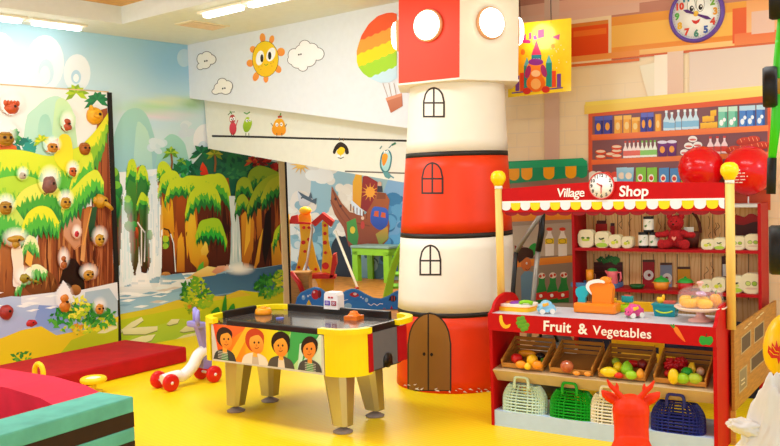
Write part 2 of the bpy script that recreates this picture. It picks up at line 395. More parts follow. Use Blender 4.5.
# back green hill
P.poly([(188,210),(192,165),(203,152),(212,147),(250,156),(283,164),(283,215)],'#2d6b4d','#174a44',sm=0)
P.poly([(222,190),(226,160),(235,152),(243,160),(247,190)],'#2f7d46','#1d5c4a',sm=4); P.bush(232,168,16,12,['#1d5440','#2c7349','#3c8a4e'],50,3.5,11)
# left cliffs and falls
P.poly([(109,285),(109,172),(122,172),(165,168),(165,292),(120,296)],'#eef4f4','#ffffff')
P.poly([(118,292),(119,225),(122,200),(127,190),(132,200),(133,292)],'#b8dfea','#f4fafb',sm=3)
P.poly([(146,288),(147,190),(151,176),(158,180),(160,230),(163,285)],'#cfe4f0','#f6fafc',sm=2); P.streaks([(147,178),(160,178),(162,285),(147,285)],['#ffffff','#a9cfe4','#dcecf5'],26,(1,2.4),1,seed=4)
P.streaks([(119,200),(131,200),(132,288),(119,288)],['#ffffff','#9fd6e2','#cdebef'],18,(1,2.2),1,seed=5)
lc=[(109,264),(109,168),(114,166),(119,175),(121,195),(120,230),(118,268),(113,276)]
P.poly(lc,'#3f8a3a','#5a2a10'); P.ell(113,177,6.5,10,'#4aa23c','#2c7a35'); P.ell(116,190,6.5,9,'#37a541','#1d6a34'); P.ell(114,207,6,13,'#39a53f','#1c6a3a'); P.ell(113,172,5,5,'#8fc93a'); P.ell(116,185,4.5,4,'#7cc63a')
P.streaks(lc,['#5a2b12','#7a3a16','#2b5c28'],16,(1,2.5),1,.45,1,seed=6)
c2=[(126,170),(128,162),(133,159),(136,165),(138,180),(139,220),(138,262),(134,278),(130,262),(127,225),(124,205),(125,190)]
P.poly(c2,'#3d9a38','#53220e'); P.streaks(c2,['#6b2f12','#84401a','#1f5a30'],20,(1,2.4),1,.4,1,seed=7)
P.poly([(136,168),(139,166),(141,190),(141,240),(137,250)],'#d97a2a','#7a3512')
P.tuft([(126,175),(128,162),(133,159),(136,166),(137,176)],22,seed=8); P.ell(127,206,4.5,8,'#4cc047','#1d6b3c'); P.ell(126,199,3.4,3.6,'#8fd23a'); P.ell(127,226,4,5,'#35a741','#1c6a38'); P.ell(133,226,4,5,'#43b244','#1c6a38')
c3=[(137,172),(140,165),(145,166),(147,178),(147,230),(149,262),(146,274),(141,272),(138,240),(136,205)]
P.poly(c3,'#2f8a3a','#4a1c0c'); P.streaks(c3,['#7a3514','#8f4a1c','#3a140a','#2f5a24'],18,(1,2.2),1,.35,1,seed=9); P.tuft([(136,178),(139,168),(143,165),(147,172),(148,180)],16,seed=10)
P.tuft([(136,205),(139,196),(142,192),(147,198),(148,208)],14,seed=12); P.ell(148.5,235,2.8,5,'#3ab24a','#1f6a34'); P.ell(136,233,2,6,'#e05a1c','#7a2c10')
P.line([(137,222),(141,228),(145,233),(144,262)],1.3,'#f3ece4'); P.line([(149,226),(144,233)],1.2,'#f3ece4'); P.line([(141,228),(141,266)],1.2,'#f3ece4')
# central cliff
cc=[(156,182),(160,176),(186,182),(228,178),(231,200),(230,262),(222,272),(190,276),(163,277),(160,255),(161,228),(159,205)]
P.poly(cc,'#a4501c','#5c2410'); P.streaks(cc,['#e08a24','#c9701f','#8a3c14','#f0b428','#742d10','#d6a020'],60,(2,5),3,.05,1,seed=13)
P.poly([(160,190),(164,206),(168,214),(172,200),(174,232),(166,236),(161,226)],'#f4c324','#d98a1a'); P.poly([(177,186),(186,192),(184,236),(178,240),(175,215)],'#b8581c','#7c3413'); P.poly([(188,214),(193,202),(196,230),(198,252),(190,262),(186,240)],'#f6d235','#d9951e')
P.poly([(196,200),(205,192),(228,190),(230,262),(218,272),(202,262),(204,236),(197,222)],'#6a2d14','#4a1c0e'); P.streaks([(206,196),(229,192),(229,268),(208,266)],['#8a4620','#3a160a','#7a3a1a'],24,(1.5,3.5),2,seed=14)
P.poly([(193,244),(199,228),(206,238),(206,258),(198,270),(190,262)],'#f3c92e','#c98418'); P.poly([(200,250),(206,240),(208,252),(202,262)],'#ffe35a','#c88a20'); P.ell(203,263,5,8,'#e0a024','#9a5616'); P.poly([(196,272),(198,266),(203,261),(203,272)],'#55b236')
P.poly([(161,276),(160,250),(163,240),(169,236),(174,246),(176,276)],'#7a3514','#4f1d0e'); P.ell(165,243,4,6,'#2d7a34'); P.ell(164.5,239,3.8,3.5,'#b5d52e'); P.ell(164.5,246,3.4,3,'#9fd03a'); P.line([(161,228),(168,230),(172,240),(174,270)],1.6,'#4a1c0e'); P.line([(170,234),(173,243),(175,272)],1.,'#e8eef0')
P.poly([(177,240),(181,232),(184,248),(184,272),(176,272)],'#f2b42a','#b4661a')
# foliage behind
P.palm(170.5,153,9,'#a8cc2f','#5f9a2c',7,18,seed=1); P.palm(201,153,12,'#16583e','#1f7a48',7,0,seed=2); P.palm(214,154,9,'#b3b436','#7d9a2c',7,18,seed=3); P.poly([(198,175),(200,166),(202,162),(206,168),(208,175)],'#e84a22','#d0301c')
P.bush(183,170,9,8,['#1d6b3c','#1f8a55','#3fae4a'],36,4,15); P.bush(193,172,6,6,['#12553c','#1b7050'],20,4,16); P.palm(181,162,6,'#7faf2c','#3a8a3a',6,0,seed=5)
# grass crowns of the central cliff
P.tuft([(156,172),(158,164),(163,161),(169,166),(172,174)],20,seed=17); P.tuft([(157,190),(160,177),(168,171),(176,172),(182,182)],20,seed=18)
P.tuft([(176,184),(186,176),(200,176),(212,174),(222,178),(230,196)],22,seed=19); P.tuft([(208,182),(214,174),(222,175),(228,186),(231,204)],26,seed=20)
P.tuft([(164,198),(168,184),(176,178),(186,180),(190,194)],18,seed=21); P.tuft([(184,214),(188,196),(198,184),(208,183),(216,190),(220,200)],24,seed=22,jag=4)
P.tuft([(195,234),(199,222),(206,219),(214,218),(220,222),(226,240)],24,('#145a2c','#2fb436','#a8d426'),4,seed=23)
# right fall
P.poly([(228,196),(236,196),(239,230),(241,272),(228,272),(231,235)],'#e6f0ee','#cfe0e0'); P.streaks([(229,197),(236,197),(240,270),(230,270)],['#ffffff','#b5d2d8','#dfeeee'],20,(1,2.2),1,seed=24)
# right cliff
rc=[(236,200),(241,190),(258,184),(283,180),(283,272),(258,274),(241,272),(239,232)]
P.poly(rc,'#6a2c12','#4a1c0c'); P.streaks(rc,['#a8561e','#8a4018','#3a140a','#5a2410'],50,(2,4.5),2,seed=25)
P.poly([(240,216),(248,206),(253,222),(252,250),(246,270),(241,262)],'#e8a028','#b2641c'); P.poly([(246,210),(250,206),(249,240),(243,256)],'#f2bb34'); P.poly([(255,212),(260,206),(261,232),(256,240)],'#d98c24','#a85a1a'); P.poly([(254,262),(258,240),(262,228),(258,262),(252,272)],'#f3c030','#c87a1c')
P.poly([(264,214),(270,206),(270,240),(264,266),(261,250)],'#22100a','#140806'); P.poly([(271,268),(270,244),(276,232),(279,250),(283,262),(283,272)],'#f1b62a','#b8701c')
P.palm(251,162,8,'#b5872a','#c94a26',6,0,seed=6); P.bush(259,160,9,6,['#8a1f1c','#b52a22','#6a1a18'],36,3,26); P.bush(275,168,7,5,['#8a1f1c','#b52a22','#4f1a18'],28,3,27)
P.tuft([(245,186),(248,172),(257,166),(268,168),(280,174)],26,('#15502a','#2c7f33','#8fae28'),4,seed=28); P.tuft([(234,194),(236,182),(242,177),(248,180),(252,192)],20,('#15502a','#2f8a33','#9fb728'),3,seed=29)
P.tuft([(234,210),(236,198),(242,194),(247,200)],18,('#1a5a2c','#3d9a37','#a8bf2a'),3,seed=31); P.tuft([(246,206),(254,188),(264,178),(274,174),(283,174)],26,('#123f22','#2c7a30','#a2b828'),4,seed=32); P.tuft([(260,196),(266,183),(274,177),(283,175)],24,('#164a26','#349035','#b5c22c'),4,seed=33)
P.tuft([(271,243),(273,232),(276,227),(279,224)],16,seed=34); 
# lake
P.poly([(105,330),(105,288),(120,287),(140,280),(165,277),(185,275),(200,270),(240,268),(258,268),(283,264),(283,294),(240,292),(200,298),(160,304),(118,317)],'#8db7d0','#7aa6c4')
P.poly([(186,300),(190,279),(212,275),(240,270),(262,268),(283,264),(283,292),(240,291),(205,296)],'#3d6585','#4f7fa8')
P.poly([(105,300),(105,286),(128,286),(150,279),(172,274),(196,272),(188,284),(160,294),(130,298)],'#f2ede8','#dfe8ee',a=.85); P.poly([(118,318),(116,300),(150,296),(180,291),(176,302),(150,308)],'#8fbcd6','#a9cfe2')
for i in range(22):
    x=random.uniform(112,180); y=296+random.uniform(-14,14)-(x-112)*.12; P.poly([(x,y),(x+8,y-2.2),(x+16,y-1.8),(x+9,y+.6)],random.choice(['#ffffff','#eaf2f5','#6fa3c4','#d7c7bb']),a=.8)
P.poly([(184,279),(196,271),(206,266),(219,268),(214,275),(200,277)],'#f4dc8a','#e0b04a'); P.poly([(210,272),(216,266),(226,265),(228,269),(215,274)],'#e8a98a','#d08a6a'); P.ell(164.5,275,5,3.4,'#c4894a','#8a5220'); P.poly([(146,282),(154,277),(180,273),(184,279),(160,281)],'#4f83a8','#7fb0cc',a=.8)
P.soft(238,269,17,7,'#ffffff',.8); P.soft(140,282,30,9,'#ffffff',.6); P.soft(153,230,9,60,'#ffffff',.35); P.soft(125,240,9,50,'#ffffff',.35)
# bank
P.poly([(105,352),(105,320),(118,314),(150,308),(175,300),(205,296),(225,297),(240,290),(262,293),(283,292),(283,340),(200,345),(150,360)],'#d8d420','#8fc42a')
P.poly([(105,322),(118,314),(150,308),(175,300),(205,296),(222,296),(238,290),(250,295),(210,301),(160,312),(118,320)],'#e8c33a','#d6cf2a'); P.poly([(118,345),(140,330),(180,318),(205,325),(200,335),(150,352)],'#b8cf28','#9cc72c',a=.9)
for q in ([(118,331),(130,322),(140,317),(142,320),(134,326),(118,333)],[(120,329),(138,327),(156,326),(156,330),(144,334),(122,334)],[(126,341),(140,336),(154,334),(150,340),(136,345),(126,346)],[(165,324),(170,319),(178,319),(176,323),(168,325)],[(178,331),(184,326),(196,324),(200,327),(194,330),(182,332)],[(172,340),(182,335),(196,332),(198,336),(184,340)]):
    P.poly([(x,y+1.2) for x,y in q],'#8f9a50'); P.poly(q,'#f1ecc0','#e0dfa4')
P.bush(193,294,14,17,['#2f7a2a','#6aa82a','#b9c828','#f2e22e'],150,3,35); P.bush(203,299,8,9,['#3c8a2c','#86bf2e','#a8c82a'],50,3,36); P.bush(190,309,5,5,['#d98a2a','#8fa82a','#e8b83a'],20,2.4,37)
P.bush(267,286,14,12,['#1d6a2a','#2f8a33','#55a834','#8fbf34'],110,3,38); P.bush(277,278,6,8,['#5a9a2c','#a8c82e','#d6d42e'],40,2.6,39)
for x,y,w,h in ((222,306,4,16),(229,309,6,8),(213,311,7,6)): P.poly([(x-w*.6,y+h*.5),(x-w*.2,y-h*.3),(x+w*.5,y-h*.7),(x+w*.6,y+h*.5)],'#2f9a2c','#1d7a28',sm=3)
P.build('mural',WL,.42,world=True)
# ------------------------------------------------------------------ drawings on the stair faces
P2=Paint(lambda x,y:PL(x,y,RM(0,0),BR),-BR,.00004,.001)
for x,y,rx,ry,rot in ((253.2,49.5,3.2,3.6,-30),(250.2,63.2,3.6,3.6,0),(256,76.5,3,4.8,20),(266,78.3,2.5,4.4,0),(278,69,3.2,4.2,-30),(281,52,4,4.2,0),(271.8,39.5,2.5,4.2,12),(262.7,38,2.9,4.8,-5)): P2.ell(x,y,rx,ry,'#fba63f','#f58e38',rot)
P2.ell(265.5,59,13.3,18.2,'#4a3a10'); P2.ell(265.5,59,12.9,17.8,'#fbd614','#f8c410'); P2.ell(260,58,3.9,7.5,'#ffffff',None,10); P2.ell(271,54.5,4.2,7.2,'#ffffff',None,20); P2.ell(262,58.3,1.6,4,'#2a211a'); P2.ell(269.8,55.7,1.7,4,'#2a211a')
for x,y in ((259,67),(262,66),(261,69.5),(271,63.5),(272,66),(273.5,62)): P2.ell(x,y,.6,.6,'#e0902a',n=6)
P2.line([(264.5,64),(266,65.5),(268,64)],.7,'#7a9a20')
def cloud(pp,els,c='#fdfafb',eye=None):
    for x,y,rx,ry in els: pp.ell(x,y,rx+.6,ry+.6,'#4a464e')
    for x,y,rx,ry in els: pp.ell(x,y,rx,ry,c)
    if eye:
        for dx in (-1,1.1): pp.ell(eye[0]+dx,eye[1]-dx*.2,.9,.9,'#2a2a30',n=8)
cloud(P2,[(305,46,5.5,5.5),(294,55,5.5,6),(302,51,6.5,6),(312,49,6,5.5),(318,54,6,6),(308,60,8,6.5),(298,63,6.5,5),(303,67,4.5,4),(293,60,5,4.5),(305,56,9,8)],eye=(300,54.5))
cloud(P2,[(201,59,3.6,5),(207,56,5,4.2),(211.5,59.5,4.5,4.5),(205,64,5.5,4.5),(200.5,66.5,3,3),(206,60,5,5)],'#f8f3ea',(206,61))
cloud(P2,[(222.5,82.5,4.5,4),(228,86,4.6,5),(220,88,5.5,5),(216,91.5,3.6,2.6),(226,90.5,5,3.6),(223,87,5,5)],'#f8f3ea',(224,88.4))
# hot air balloon
bx=[(397,14),(393,12.5),(387,13),(378,16),(369,24),(362,35),(357.5,48),(356.5,58),(358,66),(363,73),(371,79),(381,83),(391,82),(397,78)]
def clipband(f0,f1,c):
    top=[];bot=[]
    for i in range(25):
        x=357+40*i/24; iv=Paint.span(bx,min(max(x,357.2),396.8))
        if not iv: continue
        y0=min(max(f0(x),iv[0]),iv[1]); y1=max(min(f1(x),iv[1]),iv[0]); top.append((x,y0)); bot.append((x,y1))
    P2.poly(top+bot[::-1],c)
ln=lambda y0:(lambda x:y0-(x-357)*.42+.7*math.sin(x*.9))
clipband(lambda x:0,ln(42),'#f55a22'); clipband(ln(42),ln(55),'#fba335'); clipband(ln(55),ln(68),'#fde00f'); clipband(ln(68),ln(83),'#a8dc2e'); clipband(ln(83),lambda x:200,'#c9e7f6')
for x0,x1 in ((383,388),(389,392),(394,397)): P2.line([(x0,83),(x1,97)],.5,'#b08a7a')
P2.poly([(386,98),(402,93),(403,106),(391,113)],'#c97f60','#b8694a'); P2.poly([(386,98),(402,93),(402,96),(386.5,101)],'#dd9a78')
P2.build('wall_drawing',W2,.55,world=True)
P3=Paint(lambda x,y:PL(x,y,RM(0,.2),BR),-BR,.00004,.001)
P3.line([(212,136),(260,137),(300,138.2),(407,140.8)],2.,'#2b2420'); P3.line([(345,171.3),(407,173.3)],1.4,'#6a635c'); 
P3.ell(233,128.5,3.6,6.5,'#e2475a','#c9303f'); P3.ell(232.5,119,3,4.5,'#c04a48'); P3.ell(231.2,119.2,1.3,1.9,'#fff'); P3.ell(234,118.6,1.3,1.9,'#fff'); P3.ell(231.5,119.5,.5,.9,'#222',n=8); P3.ell(233.7,119,.5,.9,'#222',n=8); P3.line([(228,115),(231,112),(235,112)],.7,'#3a6a2a'); P3.line([(232,114),(230,111)],.9,'#3f8a2f'); P3.line([(236,126),(238,120)],.8,'#c04a48')
P3.poly([(243,127),(244,122),(247,117),(251,119),(252,124),(249,131),(245,132)],'#b5d22c','#86b01f',sm=4); P3.ell(247,120.6,1.3,1.6,'#fff'); P3.ell(250,120,1.2,1.6,'#fff'); P3.ell(247.3,120.8,.5,.8,'#222',n=8); P3.ell(250,120.3,.5,.8,'#222',n=8); P3.line([(244,112.5),(247,114),(250,112)],1.2,'#4a9a3a')
P3.poly([(272,130),(274,123),(277,119),(282,119),(285,124),(286,131),(283,135),(275,135)],'#f7b521','#f0921a',sm=4); P3.ell(277,124.7,1.4,2,'#fff'); P3.ell(281.5,124.3,1.4,2,'#fff'); P3.ell(277.2,125,.6,.8,'#222',n=8); P3.ell(281.2,124.6,.6,.8,'#222',n=8); P3.line([(278,117),(282,116.5)],2,'#c0401f'); P3.line([(280,116),(281,113)],1,'#4a8a2a'); P3.line([(271,123),(273,126)],.6,'#333'); P3.line([(287,124),(285,127)],.6,'#333')
for dx in (231.5,234,246,249,277,282): P3.line([(dx,133),(dx,136)],.6,'#3a2a1a')
P3.poly([(333,152),(336,145),(341,142),(347,146),(349,153),(346,154),(344,149),(341,148),(337,150),(335,154)],'#2a1c18',sm=3); P3.poly([(337,151),(341,147),(345,149),(344,153),(341,156),(338,154)],'#fbd51c','#f2c014',sm=3); P3.ell(338.5,156,1.8,1.5,'#f4f4f4'); P3.ell(343,156,1.8,1.5,'#f4f4f4'); P3.line([(338,157.5),(341,158.5),(344,157)],.8,'#2a1c18'); P3.line([(339.5,137.5),(339.8,141)],.7,'#8a6a40'); P3.line([(344,138),(343.5,141)],.7,'#8a6a40')
P3.poly([(380,166),(381,156),(384,151),(389,150),(392,156),(391,166),(388,172),(383,172)],'#3f7f86',sm=4); P3.poly([(381.5,165),(382.5,156),(385,152),(388.5,151.5),(390.7,157),(389.8,165),(387.5,170.5),(384,170.5)],'#bfe3e2','#9fd4d6',sm=4); P3.poly([(382,160),(383,154.5),(386,153.5),(388,156),(386.5,162),(383.5,166)],'#f8a626','#ef861c',sm=4); P3.ell(385,152,1.2,1.3,'#fff'); P3.ell(387.6,151.6,1.2,1.3,'#fff'); P3.ell(385.2,152.2,.4,.5,'#222',n=8); P3.ell(387.5,151.9,.4,.5,'#222',n=8)
P3.line([(382,146),(380,149)],1,'#4a8a86'); P3.line([(392,145),(396,143)],2,'#2f7a5a'); P3.line([(389,148),(393,144)],.8,'#3f7f86'); P3.poly([(383,172),(385,177),(389,179),(392,176),(388,172)],'#5f9aa0'); P3.line([(391,176),(394,178)],1.4,'#5f9aa0')
P3.build('wall_drawing',F3,.55,world=True)
# ------------------------------------------------------------------ sea mural in the room behind
P5=Paint(lambda x,y:PL(x,y,SEA0,BR),-BR,.00004,.001)
P5.poly([(270,285),(270,140),(420,140),(420,272)],'#dfd2bd','#c9c0ac'); P5.poly([(318,285),(310,200),(312,165),(318,150),(420,150),(420,275)],'#a5c0bd','#7fa3a8'); P5.poly([(378,275),(384,190),(396,160),(420,160),(420,275)],'#8fb6d4','#4f86b4')
P5.blobs(322,172,13,12,['#f0dfc0','#eadbc2','#f2e6d0'],12,7,322); P5.blobs(340,215,19,19,['#ecd9bc','#eadbc2','#f2e6d0'],12,10,340); P5.blobs(300,215,16,16,['#e8d3b8','#eadbc2','#f2e6d0'],12,9,300); P5.blobs(345,195,9,9,['#efe0c6','#eadbc2','#f2e6d0'],12,5,345)
P5.blobs(330,238,20,18,['#5f8a90','#7fa2a4','#8fb0ae','#55808a'],30,6,41); P5.blobs(393,225,12,35,['#3a78a4','#5a98c0','#34698f','#4a88b4'],26,7,42); P5.blobs(340,266,55,14,['#4f7480','#6d939c','#3d5a66','#8aa8ac'],44,6,43); P5.blobs(299,228,12,26,['#8fa8a4','#7f9c98','#c4bfae','#d9cdb8'],22,5,44)
P5.poly([(332,276),(331,250),(336,238),(344,236),(350,244),(352,262),(351,277)],'#17191f','#22262c',sm=4); P5.blobs(340,230,6,6,['#e5d8c2','#eadbc2','#f2e6d0'],12,4,340)
P5.line([(297,168),(301,162),(306,166)],1.5,'#f2b24a')
for t in range(7): P5.line([(301,165),(301+11*math.cos(R(10+t*27)),163+11*math.sin(R(10+t*27)))],2.6,'#f2b03f',taper=True)
P5.ell(302,163,6,4,'#f7bb4a')
P5.poly([(298,191),(304,195),(311,197),(315,203),(312,202),(308,206),(301,206),(299,200)],'#d9d4cc','#c9b8a8',sm=3); P5.poly([(298,191),(305,195),(311,198),(316,204),(311,202),(303,198)],'#4f5a5e'); P5.poly([(309,197),(311,192),(313,199)],'#4f5a5e'); P5.poly([(312,200),(317,198),(316,205)],'#4f5a5e'); P5.ell(302,198,.8,.8,'#222',n=8)
# galleon
P5.poly([(353,210),(353,182),(356,174),(362,175),(363,205),(360,212)],'#f7b41e','#e0921a'); P5.poly([(361,208),(363,177),(366,175),(378,182),(377,200),(370,214)],'#a02c1e','#8a2418'); P5.ell(370.5,192,4.6,5.2,'#f6a62c')
for t in range(12): P5.line([(370.5,192),(370.5+9*math.cos(R(t*30)),192+9*math.sin(R(t*30)))],2,'#f6a62c',taper=True)
P5.poly([(332,186),(336,193),(342,203),(350,212),(358,214),(366,214),(372,204),(378,192),(386,193),(390,200),(388,214),(390,226),(388,240),(378,250),(360,254),(349,246),(344,228),(335,214),(331,203)],'#b0602c','#7a3018'); P5.line([(333,190),(340,206),(352,222),(370,226)],1.4,'#7a3c1a'); P5.line([(331,200),(342,218),(352,230)],1.2,'#8a4620')
P5.poly([(347,222),(356,218),(359,236),(357,248),(348,240)],'#4f9a3a','#2f7a34'); P5.ell(353,230,2.6,3.6,'#e0c02a'); P5.ell(336,199,1.3,1.6,'#4a2010'); P5.ell(341,206,1.3,1.6,'#4a2010')
P5.poly([(371,222),(373,208),(380,207),(388,210),(388,224),(380,230)],'#3c62c0','#2a4494',sm=3); P5.poly([(374,216),(375,211),(379,211),(379,217)],'#d05a2a'); P5.poly([(381,217),(382,212),(386,213),(386,218)],'#d05a2a'); P5.poly([(376,234),(388,226),(389,238),(380,246)],'#c2882a','#6a8a3a')
P5.poly([(377,199),(378,193),(386,193),(386,199)],'#8a4620'); P5.poly([(351,202),(352,200),(363,210),(363,216),(356,214)],'#dfe8ea'); 
for i in range(6): P5.line([(351+i*3.2,204+i*1.8),(351+i*3.2,211+i*1.6)],.9,'#7a3c1a')
P5.ell(380,184,2,2.6,'#e0b090'); P5.poly([(377.5,192),(378,186),(382.5,186),(383,192)],'#3a3a40'); P5.ell(363,225,2,4,'#c03a2a'); P5.ell(363,218,1.6,1.8,'#e8c0a0')
P5.build('mural',WS,.5,world=True)
# ------------------------------------------------------------------ shop mural on the right wall
q4=RM(0,.7)
P4=Paint(lambda x,y:PL(x,y,q4,BR),-BR,.00004,.001)
P4.poly([(490,330),(490,-20),(800,-60),(800,380)],'#fbe6c4','#f6d6a8')
P4.poly([(500,175),(500,70),(590,60),(590,160)],'#fbe0b4','#fbe2b6')
sl=lambda y,x:y-(x-640)*(.125*(1-(y-10)/200))   # mural horizontals run to the wall's own vanishing point
def hb(y0,y1,c,c2=None,x0=495,x1=800,a=1.): P4.poly([(x0,sl(y0,x0)),(x1,sl(y0,x1)),(x1,sl(y1,x1)),(x0,sl(y1,x0))],c,c2,a=a)
for i,y in enumerate((82,97,112,127,142,157,172,187,202,217,232,247,262,277,292,307)):
    P4.line([(500,sl(y,500)),(800,sl(y,800))],.8,'#f3dcba')
    for k in range(14): x=505+k*24+(12 if i%2 else 0); P4.line([(x,sl(y,x)),(x,sl(y+15,x))],.8,'#f3dcba')
hb(-40,14,'#d59a86','#c4806c'); hb(-10,3,'#ecb9a0',x0=495,x1=660); hb(14,23,'#f6ad4a','#f08c2c'); hb(23,52,'#fcc25a','#fbb54a'); hb(45,50,'#f08a2c','#f6a03f'); hb(50,56,'#ffd690','#f2a64a'); hb(55,57.5,'#d9683a')
def rect(x0,x1,y0,y1,c,c2=None,a=1.): P4.poly([(x0,sl(y0,x0)),(x1,sl(y0,x1)),(x1,sl(y1,x1)),(x0,sl(y1,x0))],c,c2,a=a)
rect(500,612,5,62,'#fbe0bc','#f9d9ae'); rect(500,640,2,12,'#e8b7a4','#f0c8b0'); rect(545,560,-20,175,'#e9c4b0','#dcb098',.9); rect(571,609,16,24,'#e58a3a'); rect(572,609,20,50,'#f2581c','#e8481c'); rect(574,607,24,30,'#f97a2c'); rect(566,640,50,56,'#f59a4a'); rect(566,640,58,61,'#e8743a')
rect(733,747,20,53,'#ee6a33','#ea5c30'); rect(747,800,14,54,'#f6a968','#fbc08a'); rect(735,800,44,55,'#ee7440','#f08a50'); rect(752,775,25,46,'#f7b8a8',None,.7)
P4.poly([(640,66),(668,60),(676,100),(650,103)],'#fdf0d8','#fbe6c8',a=.8); rect(668,684,55,100,'#efd0bc','#eac4ac'); rect(690,800,57,98,'#e8cfc4','#efd6c6',.85); rect(655,668,57,98,'#fff2de')

# grocery shelf with its yellow roof
L=lambda y0,y1:(lambda x:y0+(y1-y0)*(x-588)/(770-588))
def strip(f0,f1,c,c2=None,x0=588,x1=772,a=1.): P4.poly([(x0,f0(x0)),(x1,f0(x1)),(x1,f1(x1)),(x0,f1(x0))],c,c2,a=a)
strip(L(114,95),L(200,210),'#e2603a','#d9542f',589,771); strip(L(117,102),L(136,126),'#7d5058','#8a5c5c',593,768); strip(L(141,131),L(161,152),'#7d4a50','#8a5c5c',593,768); strip(L(165,157),L(186,190),'#7d4c52','#8a5c5c',593,768)
strip(L(135,125),L(140.5,131),'#f28a4a','#ee6a35',592,769); strip(L(160,151.5),L(165,157),'#f28a4a','#ee6a35',592,769); strip(L(104.5,87),L(114,95.5),'#fbe07a','#f8cc52',585,774); strip(L(102,85),L(106,89),'#ffe680','#fddc5a',586,774)
def bx4(x,f,w,h,c,c2,badge=None,band=None):
    y=f(x); P4.poly([(x,y),(x,y-h),(x+w,y-h-w*.06),(x+w,y-w*.06)],c); P4.poly([(x+w*.72,y-w*.04),(x+w*.72,y-h),(x+w,y-h-w*.06),(x+w,y-w*.06)],c2)
    if band: P4.poly([(x,y-h*.78),(x,y-h),(x+w,y-h-w*.06),(x+w,y-h*.78)],band)
    if badge: P4.ell(x+w*.42,y-h*.42,w*.27,h*.22,badge)
def bt4(x,f,w,h,c,cap,lab=None):
    y=f(x)-.3; P4.poly([(x,y),(x,y-h*.5),(x+w*.33,y-h*.72),(x+w*.33,y-h*.9),(x+w*.67,y-h*.9),(x+w*.67,y-h*.72),(x+w,y-h*.5),(x+w,y)],c); P4.poly([(x+w*.28,y-h*.88),(x+w*.28,y-h),(x+w*.72,y-h),(x+w*.72,y-h*.88)],cap)
    if lab: P4.poly([(x,y-h*.12),(x,y-h*.42),(x+w,y-h*.42),(x+w,y-h*.12)],lab)
r1,r2,r3=L(135,125),L(160,151.5),L(184,188)
for x in (595.5,604.5): bx4(x,r1,8.5,18,'#4448a4','#33307c','#f4a63a','#5a62c0')
for x in (615,624,632.5): bx4(x,r1,8,17.5 if x<632 else 15,'#f6ae3c','#e0902c','#fbd68a','#fbc05a')
for x in (641.5,648): bx4(x,r1,6.2,19,'#3f3f9c','#2f2c78','#f4a63a','#6a70c8')
bx4(656,r1,6,17,'#f6ae3c','#e0902c','#fbd68a')
for x in (664,669.5,676,682.5,688,693.5): bt4(x,r1,6,20 if x!=669.5 else 18,'#cfe8f6','#f2f8fc','#8cc4e6')
for x,y in ((701,0),(707,0),(712,0),(703,-6.5),(709,-6.5),(711,-12)): yy=r1(x)+y; P4.poly([(x,yy),(x,yy-5.5),(x+6,yy-6.5),(x+6,yy-.5)],'#f8c842','#eda92c')
for x in (719,729): bx4(x,r1,9,20.5,'#7fcdb0','#58ad92',None,'#c8ecd8'); P4.ell(x+3,r1(x)-5,2,3,'#ffffff'); P4.ell(x+6,r1(x)-8,1.6,2,'#ffffff')
for x in (740,747.5,757): bx4(x,r1,8.5,20.5,'#4f86d0','#3560ac',None,'#bcdcf0'); P4.ell(x+3,r1(x)-5,2,3,'#eaf4ff'); P4.ell(x+5.5,r1(x)-9,1.6,2,'#eaf4ff')
for x,y in ((597,0),(597,-5),(607,-2),(613,0),(613,-5),(613,-9)): yy=r2(x)+y; P4.ell(x+4.5,yy-2.5,5.4,2.6,'#e2502c'); P4.ell(x+4.5,yy-3.2,4.6,1.3,'#f6d8b8')
for i in range(4): bt4(624+i*4.2,r2,4.4,17,'#fbe9e4','#d9483a','#e87060')
for i in range(4): bt4(641+i*4.2,r2,4.2,16.5,'#f2f8ea','#7ac04a','#8fd06a')
for x in (658.5,668): y=r2(x); P4.poly([(x+.8,y),(x,y-14),(x+9.5,y-14.5),(x+8.8,y-.4)],'#7a2f7c','#5a1f66'); P4.ell(x+4.7,y-14.5,5,1.6,'#e8dff0'); P4.ell(x+4.6,y-7,2.6,3.4,'#f0a040')
for x,y in ((681,0),(690,0),(698,-1),(685,-6.5),(694,-7),(689,-13)): yy=r2(x)+y-.4; P4.ell(x+4.5,yy-2.8,4.6,3.2,'#f4efe8'); P4.ell(x+4.5,yy-2.2,3.6,1,'#d9665a')
for i in range(3): bt4(708+i*7,r2,6.4,17.5,'#f8dcd8','#d2483e','#d9483a')
for x,y in ((730,0),(741,-1),(752,-2.5),(758,-3),(741,-8),(749,-9)): yy=r2(x)+y; P4.ell(x+4,yy-3.5,8,4,'#d8472c','#b8321f',-8); [P4.line([(x+k,yy-6),(x+k+1.6,yy-2.4)],.7,'#f39a6a') for k in (0,4,8)]
for x,c in ((590,'#f2e6d6'),(596,'#f2e6d6'),(604,'#e2503a'),(612,'#e2503a')): P4.ell(x+4,r3(x)-6,6,7,c); P4.ell(x+4,r3(x)-5,2.6,2.6,'#ffffff' if c!='#f2e6d6' else '#d9b08a')
for x in (618,625): y=r3(x)-2; P4.poly([(x,y),(x-.6,y-15),(x+10,y-15.5),(x+9,y)],'#a9d6ea','#6fb4d6'); P4.ell(x+4.6,y-7,3.2,3.4,'#f6e2c8')
for x,c,k in ((637,'#86c83a','#e2e84a'),(648,'#86c83a','#e2e84a'),(660,'#4f8ecb','#d9e8f6'),(671,'#4f8ecb','#d9e8f6'),(682,'#86c83a','#e2e84a')): bx4(x,r3,10,17.5,c,c,'#fbf4e4'); P4.ell(x+4.2,r3(x)-7.2,2,2.2,'#d8402c')
